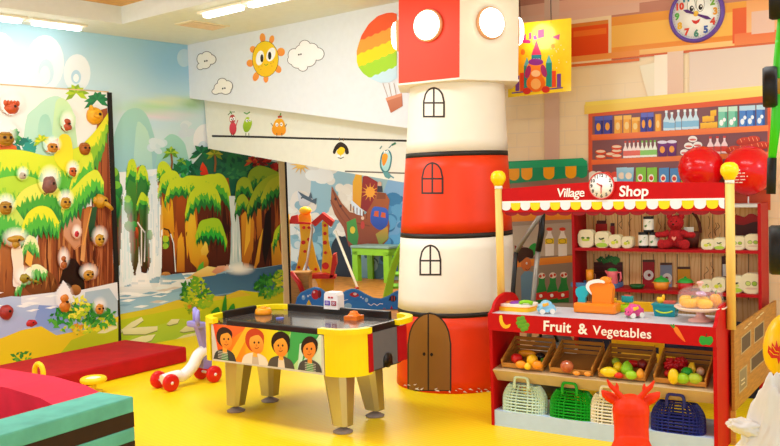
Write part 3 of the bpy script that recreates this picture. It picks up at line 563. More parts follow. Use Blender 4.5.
# low painted wall and awning on the left of the shelf
P4.poly([(508,190),(508,178),(590,170),(590,205)],'#8a6a58','#9a7a66')
P4.poly([(508,184),(508,161.5),(584,158),(588,162),(588,176),(508,184)],'#17a06a','#129060')
for i,x in enumerate((509.5,522.5,534,544.5,555.5,566.5,577.5)):
    c='#f6a81c' if i%2==1 or i==0 else '#0f9464'
    w=11.; y=166.5-(x-510)*.035; P4.poly([(x,y),(x+w,y-.4),(x+w,y+9)]+[(x+w/2+w/2*math.cos(R(a)),y+9+5*math.sin(R(a))) for a in range(0,181,20)]+[(x,y+9)],c)
P4.poly([(508,163),(584,158.5),(588,161),(588,165.5),(508,169)],'#22b077','#19a46e')
# painted dairy corner behind the counter
P4.poly([(508,330),(508,192),(575,192),(575,330)],'#a08f80','#8f8074'); P4.poly([(508,222),(508,214),(575,210),(575,219)],'#f6a63a','#e8852c'); P4.poly([(508,268),(508,261),(575,255),(575,262)],'#f6a63a','#e8762c'); P4.poly([(514,258),(514,226),(575,222),(575,254)],'#b5a89a','#c4b7a8')
for x in (546.5,559.5):
    y=256; P4.poly([(x,y),(x-.3,y-17),(x+2.2,y-23),(x+2.2,y-26),(x+6,y-26),(x+6,y-23),(x+8.6,y-17),(x+8.6,y-.6)],'#f2f0ec','#fdfcf8'); P4.ell(x+4.1,y-27,3.2,1.8,'#d8402a'); P4.poly([(x-.2,y-12),(x-.2,y-17.5),(x+8.6,y-18),(x+8.6,y-12.4)],'#f2d42a'); P4.ring(x+4.1,y-15,3.2,2.2,.6,'#8a7a2a')
for i,x in enumerate((537,548,559)):
    y=303-i*.4; P4.poly([(x,y),(x,y-12),(x+3,y-20),(x+3,y-26),(x+9,y-26),(x+9,y-20),(x+11,y-12),(x+11,y)],'#2c9a4c','#1d7a3c'); P4.poly([(x,y-3),(x,y-10),(x+11,y-12),(x+11,y-5)],'#d0302c'); P4.ell(x+5,y-7.4,1.7,1.8,'#fff'); P4.ell(x+6,y-27.5,3.6,3,'#f2e6dc'); P4.ell(x+4.5,y-27,1.4,1.6,'#d0402c'); P4.ell(x+8,y-28,1.2,1.4,'#d0402c')
P4.bush(520,254,7,6,['#8a1f1c','#a82a22','#6a1a18'],26,4,45); P4.poly([(529,254),(531,246),(537,243),(538,251),(534,256)],'#1f9a3c',sm=3)
# painted child figure (plain)
P4.poly([(523,306),(522,276),(527,270),(535,272),(536,306)],'#6a94b4','#55809f'); P4.ell(527.5,264,5.2,7,'#d9773c','#c9682f'); P4.poly([(520,262),(519,252),(525,247),(534,250),(534,258),(528,257),(523,261)],'#3a1510',sm=3); P4.ell(528,263,.9,1.2,'#fff'); P4.ell(528.2,263,.4,.7,'#222',n=8); P4.line([(526.5,268.5),(529,270),(531.5,268)],.7,'#7a2a1a')
P4.poly([(508,312),(508,303),(575,303),(575,312)],'#c9c4bc','#bab4aa')

P4.build('mural',W4,.38,.0,world=True)
# ================================================================== CLIMBING PANEL with its own jungle print
PA=.05                                                # its printed face stands 5 cm out from the wall
pp=RM(PA,0)
def pw(x,y): q=PL(x,y,pp,AR)-CORN; return q.dot(BR),q.z
bR0,zT=pw(108.5,92.5); bL,zL=pw(-40,79); bR1,_=pw(118,341)
pan=thing('climbing_board','tall climbing wall panel printed with jungle trees behind the low red mat','climbing wall',RM(0,bR0,0),math.pi/2-.70)
# local x runs along the wall away from the viewer, local -y out of the wall
def PLoc(b,z,out=0): return Vector((b-bR0,-out,z))
bb=B().prism([(bL-bR0,0),(bR1-bR0,0),(0,zT),(bL-bR0,zT)],-PA,-.004); bb.build('board',mat('panel_board','#d8cfae',.5),pan)
bb=B().prism([(bR1-bR0-.02,0),(bR1-bR0+.03,0),(.03,zT),(-.02,zT)],-PA-.015,-.004); bb.build('edge_strip',mat('black_edge','#17130f',.5),pan,None)
bb=B().box(((bL-bR0)/2,-PA/2-.004,zT+.006),(abs(bL-bR0),PA,.012)); bb.build('top_rail',wood('#d9b98a'),pan)
P=Paint(lambda x,y:PL(x,y,pp,AR),AR,.00003,.001)
P.poly([(-35,81),(107.5,92.5),(117,340),(117,355),(-35,380)],'#f4f3ec','#e8efe6')
P.poly([(25,200),(25,125),(35,108),(50,97),(62,98),(72,112),(76,150),(80,200)],'#c5ead0','#a9d8c4',sm=3); P.poly([(52,180),(54,112),(60,98),(70,105),(75,125),(78,180)],'#d2efb4','#b8e2bb',sm=3); 
P.poly([(38,140),(40,118),(48,115),(52,130),(50,150)],'#a4d8c0','#b9e4cc',sm=3); 
P.palm(76,93,13,'#b9d62a','#8fb52a',8,0,seed=7); P.palm(97,100,13,'#2a8a4f','#1f7a48',8,0,seed=8); P.palm(11,138,14,'#2f8a4f','#4fae5a',8,0,seed=9); P.palm(0,150,12,'#7fb52a','#5a9a2a',7,0,seed=10)
P.bush(22,150,12,10,['#1f7a6a','#2f9a8a','#3fae7a'],40,5,51); P.poly([(-20,160),(-18,146),(0,140),(16,146),(18,156)],'#e8702c','#d8501f')
# trunks
tr=[(100,110),(107,108),(110,180),(113,260),(114,300),(100,302),(92,295),(94,250),(96,205),(90,172),(94,140)]
P.poly(tr,'#a8562c','#8a3f1e'); P.streaks(tr,['#a8582a','#5a2310','#b86a34','#7a3518'],40,(1.5,3),2,seed=52)
tk=[(38,232),(60,214),(92,206),(100,240),(104,300),(60,300),(36,286)]
P.poly(tk,'#96502a','#7a381c'); P.streaks(tk,['#a3582c','#54200e','#8f4a24','#c07a42'],60,(1.5,3.5),3,seed=53)
P.poly([(63,220),(72,210),(81,222),(80,246),(74,250),(63,236)],'#d8a484','#c98a62'); P.line([(63,220),(63,236),(74,249),(81,244)],1.2,'#c07a4a'); P.poly([(80,260),(84,208),(90,206),(86,238),(84,262)],'#b8682c','#e0a060'); P.poly([(88,226),(90,208),(97,206),(94,230),(90,242)],'#2f5a34','#1f3f28'); P.line([(83,245),(88,222),(91,208)],1.2,'#e8a04a')
P.poly([(58,300),(63,268),(70,258),(80,266),(84,300)],'#2a120c','#160a08',sm=2); P.streaks([(96,210),(112,205),(113,300),(96,300)],['#b5653a','#7a3518'],20,(1.2,2.5),1,seed=54)
P.poly([(-35,300),(-35,235),(10,238),(34,250),(44,270),(40,300)],'#b06a36','#8a4a24'); P.streaks([(-30,240),(40,245),(40,295),(-30,295)],['#c07a3a','#7a3a1a','#a8602c'],36,(1.5,3),2,seed=55)
P.ell(40,283,17,14,'#8a5024','#6a3816',12); P.streaks([(25,273),(56,273),(54,294),(28,294)],['#a86a34','#5a2c12'],14,(1.5,3),3,seed=56)
# foliage tiers
G3=('#26803a','#58c03e','#dfe83a')
P.tuft([(70,172),(78,150),(92,134),(100,124),(108,112)],40,('#4f9a34','#93c92f','#f0e92a'),4,seed=57,fr=(1,.72,.36)); P.tuft([(-35,170),(-10,152),(20,150),(50,156),(75,148),(88,142)],56,('#2f8f3c','#5fc03f','#dbe631'),6,seed=58,fr=(1,.72,.36))
P.tuft([(66,200),(72,176),(80,160),(90,152),(93,165)],32,G3,5,seed=59,fr=(1,.72,.36)); P.poly([(54,160),(56,142),(62,134),(70,138),(72,158),(66,172)],'#f7dc2a','#f2ea2c',sm=3); P.palm(41,141,9,'#e8e02a','#a8c82a',8,0,seed=12); P.poly([(45,152),(48,142),(56,139),(58,150)],'#e8792c')
P.tuft([(-35,200),(-10,182),(12,176),(34,178),(48,190)],54,('#2f8a3a','#55b83e','#b5d83a'),6,seed=60,fr=(1,.72,.36)); P.tuft([(58,214),(66,196),(76,184),(86,174),(96,170),(103,182)],32,G3,5,seed=61,fr=(1,.72,.36))
P.tuft([(8,210),(20,192),(34,184),(48,182),(58,190),(62,206)],36,('#2f8a3a','#4aa83a','#e8e85a'),5,seed=62,fr=(1,.72,.36)); P.tuft([(-35,230),(-20,208),(-4,200),(12,206),(24,222)],42,('#2a8a3a','#55ba45','#c8e05a'),5,seed=63,fr=(1,.72,.36))
P.tuft([(19,232),(26,214),(38,206),(50,209),(58,222)],30,('#2a8a36','#55ba3e','#e6e62e'),5,seed=64,fr=(1,.72,.36)); P.tuft([(20,250),(26,236),(34,238),(38,248)],18,('#3a9a44','#7ac85a','#eef0b0'),4,seed=65,fr=(1,.72,.36)); P.tuft([(14,290),(24,270),(36,264),(46,270)],16,('#3a9a44','#6ac05a','#f0f2c0'),4,seed=66,fr=(1,.72,.36))
P.poly([(12,268),(10,250),(16,242),(22,256),(20,282),(12,286)],'#f2dcb8','#f4e6d8',sm=3); P.poly([(24,262),(26,250),(32,256),(30,268)],'#f0b04a')
P.poly([(-35,250),(-20,246),(-10,260),(-14,290),(-35,292)],'#b5d86a','#6fb04a',sm=2)
# water and bank
P.poly([(-35,350),(-35,304),(10,296),(40,298),(60,290),(80,292),(116,284),(117,330),(60,338),(0,345)],'#c3d4e8','#8fa8d8'); P.poly([(36,330),(38,304),(56,298),(66,302),(66,326)],'#7f9cd4','#8fa8dc',sm=2); P.poly([(-35,352),(-35,322),(20,316),(40,330),(20,342)],'#b2bfe0','#a8b8e0')
P.poly([(20,296),(54,292),(62,280),(70,292),(116,282),(117,300),(60,306),(20,304)],'#f2eef0','#e2e8f2',a=.85); P.poly([(82,312),(84,292),(108,288),(116,300),(116,316)],'#9fb8cc','#b8cede',a=.8); P.ell(74,290,6,5.4,'#b5793a','#7a4418')
for i in range(12): x=random.uniform(-20,108); y=random.uniform(292,312); P.poly([(x,y),(x+8,y-2),(x+14,y-1.6),(x+6,y+.8)],'#ffffff',a=.8)
P.poly([(-35,390),(-35,345),(0,338),(20,330),(40,326),(55,335),(90,328),(117,316),(117,356),(60,362)],'#f2d02a','#e0c41e'); P.poly([(52,362),(70,340),(100,328),(117,322),(117,356)],'#c8cc28','#b0bf24'); P.poly([(96,333),(106,326),(116,322),(116,328),(104,333)],'#efe8b4'); P.bush(22,357,12,5,['#3a8a3a','#6aa83a'],16,3,69)
P.bush(80,318,32,15,['#1f7a2e','#2f9a38','#5ab53a','#c8d82c','#f2ea3a'],190,3.2,67); P.bush(100,318,16,10,['#1d742c','#2c9236','#4cae3c'],60,3.2,68); P.bush(76,328,6,5,['#e8a02a','#f2d83a'],14,2.4,70); P.bush(75,308,12,12,['#d8dc2c','#f4ee4a','#b8d42e'],40,3,71)
HOLDS=[ # px, py, rx, ry, colour, kind, label
(10,108,7.5,8,'#c9552a','crown','crown-shaped burnt-orange climbing hold at the pale top left of the jungle panel'),
(66,125,5.2,7.2,'#b5502c','stack','stacked brown-red climbing hold above the yellow tree stump on the panel'),
(94,116,8.5,9,'#f2a81c','bird','yellow-orange bird-head climbing hold under the dark green palm'),
(4,139,8.5,8,'#a8761c','mask','olive mask climbing hold by the left-hand palm leaves'),
(51,148,6.5,6,'#c9822a','mask','amber face climbing hold on the small orange stump'),
(84,149,6,6.5,'#a85a1c','face','round brown face climbing hold where bright foliage meets the tall trunk'),
(21,176,4.6,4.8,'#b8a894','ball','small beige-grey climbing hold with a white halo'),
(71,172,5,6,'#c95f24','face','rust-orange climbing hold on leaves left of the tall trunk'),
(48,185,8.2,10,'#84544a','lump','large dark brown lump climbing hold in the middle of the leaves'),
(64,203,6.2,7,'#bf8c22','face','mustard climbing hold below the large dark brown hold'),
(100,202,8,8.5,'#c9921f','trunk','ochre elephant-head climbing hold with a long drooping trunk'),
(4,208,7.5,7.5,'#a8781f','mask','olive-brown climbing hold at the left edge among leaves'),
(75,234,3.6,5,'#c4202c','ball','small crimson climbing hold on the pale hollow of the trunk'),
(98,240,6,7.2,'#c9962a','face','ochre climbing hold with an eye on the right trunk'),
(62,262,4.4,7.6,'#b0602a','stack','upright tan-brown climbing hold on the middle of the broad trunk'),
(14,241,10,7,'#b98a2a','cap','mushroom-capped ochre climbing hold in the lower left leaves'),
(87,275,7,6,'#c08a2a','face','ochre climbing hold above the dark hollow of the trunk'),
(23,279,7,6.5,'#9a8420','turtle','mottled olive turtle climbing hold beside the round boulder'),
(63,303,6.5,10,'#d27a24','stack','tall orange climbing hold at the water beside the bush'),
(98,309,5.6,6.4,'#d98a2c','face','orange climbing hold on the right of the leafy bush'),
(5,312,7.2,8,'#a32f26','ball','big dark red ring climbing hold over the water'),
(30,323,6.4,4,'#c02a2e','lump','low wide red climbing hold near the yellow bank')]
for x,y,rx,ry,*_ in HOLDS:
    if (x,y) not in ((94,116),(100,202),(5,312),(30,323),(84,149)): P.bg='#f0f0e4'; P.soft(x,y-ry*.6,rx*1.5,ry*1.55,'#fffaf2',.8)
P.build('print',pan,.32,world=True)
for x,y,rx,ry,c,kind,lab in HOLDS:
    c0=PL(x,y,pp,AR); s=(c0-CAM).length/F; ax=rx*s*.98; az=ry*s*.93
    h=thing('climbing_hold',lab,'climbing hold',c0,math.pi/2-.70,'climbing holds on the jungle panel')
    m=mat('hold_'+c.strip('#'),c,.45,var=.18,scale=22,bump=.25); b=B()
    sd=x*7+y
    def lump(v,k=.16,q=1.6): n=noise.noise(Vector((v.x*q+sd,v.y*q,v.z*q))); v=v*(1+k*n); return Vector((v.x,max(-1.2,min(0.02,v.y)) if v.y<0 else v.y*.02,v.z))
    dp=min(ax,az)*.9+.012
    if kind=='stack':
        b.ball((0,0,az*.45),(ax*.8,dp*.9,az*.52),f=lambda v:lump(v)); b.ball((0,0,-az*.35),(ax,dp,az*.62),f=lambda v:lump(v,.2))
    elif kind=='crown':
        b.ball((0,0,-az*.1),(ax,dp,az*.8),f=lambda v:lump(v,.2,2.5))
        for i in range(5): b.ball(((i-2)*ax*.4,-dp*.25,az*.55),(ax*.24,dp*.5,az*.4),n=10)
    elif kind=='cap':
        b.ball((0,0,az*.3),(ax,dp,az*.55),f=lambda v:lump(v)); b.ball((0,0,-az*.4),(ax*.5,dp*.8,az*.8),f=lambda v:lump(v))
    elif kind=='trunk':
        b.ball((0,0,az*.1),(ax*.85,dp,az*.85),f=lambda v:lump(v)); b.tube([(ax*.1,-dp*.8,-az*.1),(ax*.5,-dp*1.1,-az*.5),(ax*.95,-dp*1.05,-az*.95)],[ax*.32,ax*.26,ax*.2],10); b.ball((-ax*.7,-.01,az*.2),(ax*.35,dp*.4,az*.5),n=10)
    elif kind=='bird':
        b.ball((0,0,0),(ax,dp,az),f=lambda v:lump(v,.08)); b.tube([(-ax*.3,-dp*.8,-az*.05),(-ax*.2,-dp*1.5,-az*.2)],[ax*.3,ax*.04],10); b.ball((-ax*.5,-dp*.3,az*.75),(ax*.2,dp*.4,az*.45),n=10)
    elif kind=='turtle':
        b.ball((0,0,az*.15),(ax*.85,dp,az*.8),f=lambda v:lump(v,.25,3)); b.ball((ax*.85,-dp*.3,-az*.2),(ax*.35,dp*.4,az*.3),n=10); b.tube([(ax*.9,-dp*.3,-az*.2),(ax*2.4,-dp*.2,-az*.9)],[ax*.25,ax*.1],8)
    elif kind in('face','mask'):
        b.ball((0,0,0),(ax,dp,az),f=lambda v:lump(v,.14,2)); b.ball((0,-dp*.9,-az*.1),(ax*.22,dp*.3,az*.22),n=10); b.ball((0,-dp*.5,az*.55),(ax*.7,dp*.5,az*.22),n=10); b.ball((0,-dp*.7,-az*.5),(ax*.4,dp*.35,az*.14),n=10)
    else: b.ball((0,0,0),(ax,dp,az),f=lambda v:lump(v,.24 if kind=='lump' else .1,1.8))
    for v in b.bm.verts: v.co.y=min(v.co.y,-.002)
    b.build('grip',m,h)
    b=B(); 
    for dx in ((-.34,.34) if kind in('face','mask') else (.15,)): b.cyl((dx*ax,-dp*.6,az*.14),(dx*ax,-dp*1.02-.002,az*.14),min(ax,az)*.17,n=10)
    b.build('bolt_hole',mat('hole_dark','#24140c',.6),h)
# ================================================================== CEILING FITTINGS
m_tube=glow('tube_light','#f4faff',7); m_fix=mat('fixture_white','#f4ead2',.5)
def striplight(a0,a1,b0,b1,lab):
    t=thing('strip_light',lab,'ceiling light',RM((a0+a1)/2,(b0+b1)/2,CEIL),-.70,'strip lights on the ceiling edge')
    da,db=a1-a0,b1-b0
    B().box((0,0,-.012),(da+.04,db+.04,.022),bev=.004).build('housing',m_fix,t); B().box((0,0,-.04),(max(da-.04,.05),max(db-.04,.05),.035),bev=.012).build('diffuser',m_tube,t)
striplight(.25,.36,-2.75,-2.08,'white strip light over the jungle panel at the upper left corner of the photo'); striplight(.25,.36,-2.0,-1.48,'white strip light on the ceiling ending just before the tray corner')
striplight(1.58,2.12,-1.05,-.94,'white strip light on the ceiling to the left of the painted sun'); striplight(2.2,3.1,-1.05,-.94,'white strip light on the ceiling above the painted cloud')
t=thing('ceiling_vent','rectangular beige ceiling vent left of the painted sun','vent',RM(1.08,-.63,CEIL),-.70)
B().box((0,0,-.006),(.27,.47,.010)).build('frame',mat('vent_frame','#efe4c4',.5),t); b=B()
for i in range(7): b.box((-.09+i*.03,0,-.016),(.018,.40,.008),rot=Matrix.Rotation(.5,3,'Y'))
b.build('grille',mat('vent_grille','#ead6b8',.5),t)
# ================================================================== LIGHTHOUSE TOWER
tow=thing('lighthouse_tower','red and white striped lighthouse tower with painted door and windows','tower',TC)
m_red=mat('tower_red','#ee3c0e',.42,var=.06,scale=4,bump=.05); m_wht=mat('tower_white','#fbf1df',.45,var=.03,scale=4,bump=.05); m_blk=mat('tower_line','#2a221e',.5)
TPR=((0,.492),(.6,.484),(1.22,.463),(1.86,.421),(2.5,.384),(9,.384))
def TR(z):
    for (z0,r0),(z1,r1) in zip(TPR,TPR[1:]):
        if z<=z1: return r0+(r1-r0)*max(0,z-z0)/(z1-z0)
LEAN=Vector((.031,0,0))                               # the tower stands slightly out of plumb
zs=[0,.592,.628,1.21,1.248,1.853,1.891,2.47]
for i,(nm,m) in enumerate((('red_band',m_red),('black_line',m_blk),('white_band',m_wht),('black_line',m_blk),('red_band',m_red),('black_line',m_blk),('white_band',m_wht))):
    k=6 if zs[i+1]-zs[i]>.1 else 1
    b=B().lathe([(TR(zs[i]+(zs[i+1]-zs[i])*j/k)+(.001 if nm=='black_line' else 0),zs[i]+(zs[i+1]-zs[i])*j/k) for j in range(k+1)],64,cap=True)
    for v in b.bm.verts: v.co+=LEAN*v.co.z
    b.build(nm,m,tow)
def tconv(x,y):
    r=ray(x,y); lo,hi=5.,TC.y-.02
    f=lambda Y:(lambda p:math.hypot(p.x-TC.x-LEAN.x*p.z,p.y-TC.y)-TR(p.z))(CAM+r*(Y/r.y))
    a=None; Y=lo
    while Y<hi and f(Y)>0: Y+=.02
    u,v=Y-.02,Y
    for _ in range(22):
        mm=(u+v)/2
        if f(mm)>0: u=mm
        else: v=mm
    return CAM+r*(v/r.y)-TC
tn=lambda q:Vector((q.x-LEAN.x*q.z,q.y,0)).normalized()
def archp(x0,x1,yt,yb,lean=0): 
    w=(x1-x0)/2; h=min(w*1.5,(yb-yt)*.5); return [(x0+w+w*math.cos(R(a))+lean,yt+h-h*math.sin(R(a))) for a in range(0,181,15)]+[(x0,yb),(x1,yb)]
def twin(x0,x1,yt,yb,c):
    T=Paint(tconv,tn,.0004,.002)
    T.poly(archp(x0,x1,yt,yb),'#33261f',cut=12); k=1.8; T.poly(archp(x0+k,x1-k,yt+k,yb-k),c,cut=12); xm=(x0+x1)/2; ym=yt+(yb-yt)*.52
    T.poly([(xm-.9,yt+1),(xm+.9,yt+1),(xm+.9,yb-1),(xm-.9,yb-1)],'#33261f',cut=1); T.poly([(x0+1,ym-.8),(x1-1,ym-.8),(x1-1,ym+.9),(x0+1,ym+.9)],'#33261f',cut=10); T.build('painted_window',tow,.45)
twin(423,445,87,117.5,'#fbf1df'); twin(421.5,443.5,162,194,'#e8401c'); twin(419.5,441.5,244.5,275.5,'#fbf1df')
T=Paint(tconv,tn,.0004,.002); T.poly(archp(407.5,451.5,312.5,391),'#2f2219',cut=22); T.poly(archp(409,450,314,390),'#9a6a2c','#8a5a24',cut=22); T.poly([(427.7,313.6),(429.2,313.6),(429.2,390.5),(427.7,390.5)],'#2f2219',cut=1); T.ell(424.3,354,1.6,1.8,'#1c140f',cut=4); T.ell(431.8,354.5,1.6,1.8,'#1c140f',cut=4); T.build('painted_door',tow,.45); T=Paint(tconv,tn,.0004,.002)
rd=random.Random(5)
for _ in range(26):
    x=rd.uniform(401,500); y=392+rd.uniform(-3.4,1.2)-(abs(x-456)/60)**2*8; T.poly([(x,y),(x+rd.uniform(1,4),y-rd.uniform(.5,2)),(x+rd.uniform(2,5),y+1)],'#f2e6dc',cut=2)
T.build('chipped_paint',tow,.45)
# hexagonal lamp room: one corner towards the viewer
zb=2.44; hr=.545; vd=math.atan2(-TC.y,-TC.x)+.028; b=B()
hx=[(hr*math.cos(vd+k*math.pi/3),hr*math.sin(vd+k*math.pi/3)) for k in range(6)]
Hn=['lamp_room_white','lamp_room_red']
def face(k,m,name):
    (x0,y0),(x1,y1)=hx[k],hx[(k+1)%6]; b=B(); fs=[b.bm.verts.new(v) for v in ((x0,y0,zb),(x1,y1,zb),(x1,y1,CEIL-.004),(x0,y0,CEIL-.004),(0,0,zb),(0,0,CEIL-.004))]
    for ix in ((0,1,2,3),(0,4,1),(3,2,5)): b.bm.faces.new([fs[i] for i in ix])
    for v in b.bm.verts: v.co+=LEAN*v.co.z
    b.build(name,m,tow)
face(5,m_red,'lamp_room_wall'); face(0,m_wht,'lamp_room_wall'); face(1,m_red,'lamp_room_wall'); face(2,m_wht,'lamp_room_wall'); face(3,m_red,'lamp_room_wall'); face(4,m_wht,'lamp_room_wall')
B().prism([(x*1.012,y*1.012) for x,y in [(u+LEAN.x*zb,v) for u,v in hx]],zb-.012,zb+.002,'xy').build('lamp_room_floor',m_wht,tow)
m_globe=glow('lamp_globe','#fff6e2',7)
for k,zc in ((5,None),(0,None),(1,None),(4,None)):
    (x0,y0),(x1,y1)=hx[k],hx[(k+1)%6]; mx,my=(x0+x1)/2,(y0+y1)/2; n=Vector((mx,my,0)).normalized(); z=2.865
    fx=(mx,my,z); c=Vector(fx)+LEAN*z; rot=n.to_track_quat('Z','Y').to_matrix()
    lm=B().lathe([(.126,0),(.126,.022),(.112,.03)],28); bmesh.ops.transform(lm.bm,matrix=Matrix.Translation(c)@rot.to_4x4(),verts=lm.bm.verts[:])
    o=lm.build('lamp_rim',mat('lamp_rim_peach','#f0b080',.4),tow)
    lm=B().lathe([(.1125,.012),(.112,.034),(.098,.052),(.06,.066),(0.0,.07)],28,cap=False); bmesh.ops.transform(lm.bm,matrix=Matrix.Translation(c)@rot.to_4x4(),verts=lm.bm.verts[:])
    lm.build('lamp_globe',m_globe,o)
# ================================================================== HANGING BANNER and CLOCK
bn=RM(0,.28); pb=lambda x,y:PL(x,y,bn,BR)
cb=pb(539,56); 
ban=thing('hanging_banner','yellow printed banner hanging on two wires beside the lighthouse tower','banner',cb,-.70)
def bl(x,y): d=pb(x,y)-cb; return d.dot(AR),d.z
B().prism([bl(508,24.5),bl(571,18),bl(571,91),bl(508,97.5)],0,.006).build('panel',mat('banner_yellow','#ffd92a',.25,coat=.4),ban)
for x in (520,551):
    u,z=bl(x,22); B().cyl((u,.003,z-.01),(u,.003,CEIL-cb.z),.004,n=6).build('wire',m_blk,ban)
Pb=Paint(lambda x,y:Vector((bl(x,y)[0],0,bl(x,y)[1])),Vector((0,-1,0)),.0001,.0006)
for pts in ([(521,36),(526,34),(526,40),(521,42)],[(529,33),(531.5,32.4),(531.5,39),(529,39.5)],[(538,30),(544,29),(544,37),(538,38.6)],[(552,37),(560,34),(559,40)]): Pb.poly(pts,'#c03a8a')
Pb.poly([(520,41.5),(528,39.5),(531,41),(530,43.5),(523,43)],'#b0307a'); Pb.poly([(533,36),(536,35),(537.5,39),(534,40)],'#8a3aa0')
Pb.build('banner_lettering',ban,.3); Pb=Paint(Pb.conv,Vector((0,-1,0)),.0001,.0008)
for x,w,y0,y1,c in ((515.5,4,76,91,'#7a4aa0'),(520,4,73,91,'#e8502a'),(524,6,66,89,'#1a9a8a'),(546,6,63,87,'#1a9a8a'),(552,4,71,87,'#e8502a'),(557,4,74,87,'#7a4aa0'),(531.5,10,55,80,'#1f8a9a')): Pb.poly([(x,y0),(x+w,y0-.4),(x+w,y1),(x,y1+.4)],c)
Pb.poly([(531.5,55),(536.5,40),(541.5,54.6)],'#d83a6a'); Pb.poly([(524,66),(527,57),(530,66)],'#5ac0c0'); Pb.poly([(546,63),(549,54.5),(552,62.6)],'#5ac0c0'); Pb.ell(523,52,2.2,3,'#f08a2a'); Pb.ell(553,46,1.8,2,'#f5a92a')
for k in range(3): Pb.poly([(533.4+k*2.6,62),(533.4+k*2.6,58.5),(534.8+k*2.6,58.5),(534.8+k*2.6,62)],'#bfe8ea')
Pb.poly([(512,92.5),(563,87),(563,88.2),(512,93.7)],'#5a3aa0')
Pb.ell(536,83,9.5,9,'#f4862a','#ee6f1e'); Pb.ell(536,69.5,9.5,9,'#f9a23a','#f07a2a'); Pb.ell(528,72,2.8,6.5,'#a83a7a',rot=15); Pb.ell(544,71,2.8,6.5,'#a83a7a',rot=-15); Pb.ell(536,62,7.5,3.4,'#8a3a9a'); Pb.ell(527,91,4,3.4,'#d8342c'); Pb.ell(546,89.5,4,3.4,'#d8342c'); Pb.ell(536,84,5,5.4,'#fbc06a'); Pb.ell(536,73.5,4.6,3.4,'#fbd9a0')
for i in range(12): x=random.uniform(550,567); y=random.uniform(45,70); Pb.ell(x,y,.6,.6,'#fff6c0',n=6)
Pb.build('castle_print',ban,.3)
ck=PL(697,14.5,RM(0,.7),BR); s=(ck-CAM).length/F
clk=thing('wall_clock','round purple-rimmed wall clock with a smiling face and coloured numbers','clock',ck-BR*.002,-.70)
rk=26*s
b=B().lathe([(rk*.99,0),(rk,.012),(rk*.95,.032),(rk*.87,.032),(rk*.86,.02)],48,cap=False); bmesh.ops.transform(b.bm,matrix=Matrix.Rotation(math.pi/2,4,'X'),verts=b.bm.verts[:]); b.build('rim',plastic('#6a4aa8',.3),clk)
b=B().lathe([(0,.0),(rk*.9,.0),(rk*.9,.02),(0,.02)],48,cap=False); bmesh.ops.transform(b.bm,matrix=Matrix.Rotation(math.pi/2,4,'X'),verts=b.bm.verts[:]); b.build('dial',mat('clock_dial','#fdfcf6',.4),clk)
Pc=Paint(lambda u,v:Vector((u*rk,-.02,v*rk)),Vector((0,-1,0)),.0001,.0004)
for sx in(-1,1): Pc.ell(sx*.16,.33,.15,.27,'#3a3230'); Pc.ell(sx*.16,.33,.135,.255,'#fffdf8'); Pc.ell(sx*.16+.01,.22,.075,.1,'#2a2220'); Pc.ell(sx*.16+.03,.25,.025,.03,'#fff')
Pc.poly([(-.16,-.18),(-.1,-.3),(0,-.35),(.1,-.3),(.16,-.18),(0,-.23)],'#d8342c'); Pc.poly([(-.1,-.2),(0,-.23),(.1,-.2),(0,-.2)],'#fff'); Pc.ell(0,.02,.1,.1,'#f6b52a','#fbd35a')
for i in range(60): t=i*6.2832/60; Pc.ell(.8*math.cos(t),.8*math.sin(t),.012,.012,'#555',n=6)
Pc.build('face_print',clk,.4)
cols=['#3a7a8a','#7ab03a','#e8a02a','#d8402c','#3a5aa8','#4a8a7a','#e0401f','#f0b82a','#5ab04a','#e0401f','#3a8a9a','#c03a5a']
for i in range(1,13):
    t=math.pi/2-i*math.pi/6; lettering(str(i),rk*.32,(.68*rk*math.cos(t),-.0205,.68*rk*math.sin(t)),(math.pi/2,0,0),plastic(cols[i-1],.4),clk,'number',.0008,.004)
for ang,l in ((155,.5),(-25,.62)):
    t=R(ang); u=Vector((math.cos(t),0,math.sin(t))); v=Vector((-u.z,0,u.x)); b=B(); pts=[u*.08-v*.03,u*l*.7-v*.06,u*l,u*l*.7+v*.06,u*.08+v*.03]; b.prism([(p.x*rk,p.z*rk) for p in pts],-.0265,-.0235); b.build('hand',plastic('#5a2a7a',.35),clk)
# ================================================================== FLOOR THINGS ON THE LEFT
AM,BM_=axes(.6)
mc=G(188,362); 
m_vel=mat('velvet_red','#b4000f',.75,var=.14,scale=6,bump=.15); m_velp=mat('velvet_pink','#d81c40',.75,var=.16,scale=5,bump=.15); m_teal=mat('velvet_teal','#5fb4a4',.8,var=.14,scale=7,bump=.2); m_blkv=mat('velvet_black','#33200f',.8,var=.1)
o=B().box((-.46,-1.1,.075),(.90,2.2,.148),bev=.02).build('foam_mat',m_vel,None,mc,-.6)
tag(o,'long low crimson foam mat lying along the foot of the jungle panel','mat')
# soft play pit with teal wall
AP,BP=axes(.547); pc=G(133.6,396.3,.42); pc.z=0
pit=thing('soft_play_pit','crimson foam pit with teal and black striped side wall in the near left corner','soft play block',pc,-.547)
wt=.30
# local +x = to the right/near (AP), +y away (BP); the striped wall runs along -y from the corner
m_str=[m_teal,m_blkv]
for z0,z1,m,nm in ((0,.06,m_teal,'teal_layer'),(.06,.15,m_blkv,'black_stripe'),(.15,.235,m_teal,'teal_layer'),(.235,.325,m_blkv,'black_stripe'),(.325,.42,m_teal,'teal_layer')):
    B().box((-wt/2+(.0 if m is m_teal else -.002),-1.45,(z0+z1)/2),(wt-(.0 if m is m_teal else .004),2.9,z1-z0),bev=.012 if m is m_teal else 0).build(nm,m,pit)
B().prism([(-wt-1.44,0),(-wt,0),(-wt,.415),(-wt-.12,.445),(-wt-.42,.475),(-wt-1.44,.485)],-.34,0).build('rear_wall',m_velp,pit); B().box((-wt-.72,-1.6,.02),(1.44,2.5,.04)).build('pit_floor',m_vel,pit)
B().box((-wt-.02,-1.6,.2),(.04,2.5,.38)).build('inner_lining',m_vel,pit)
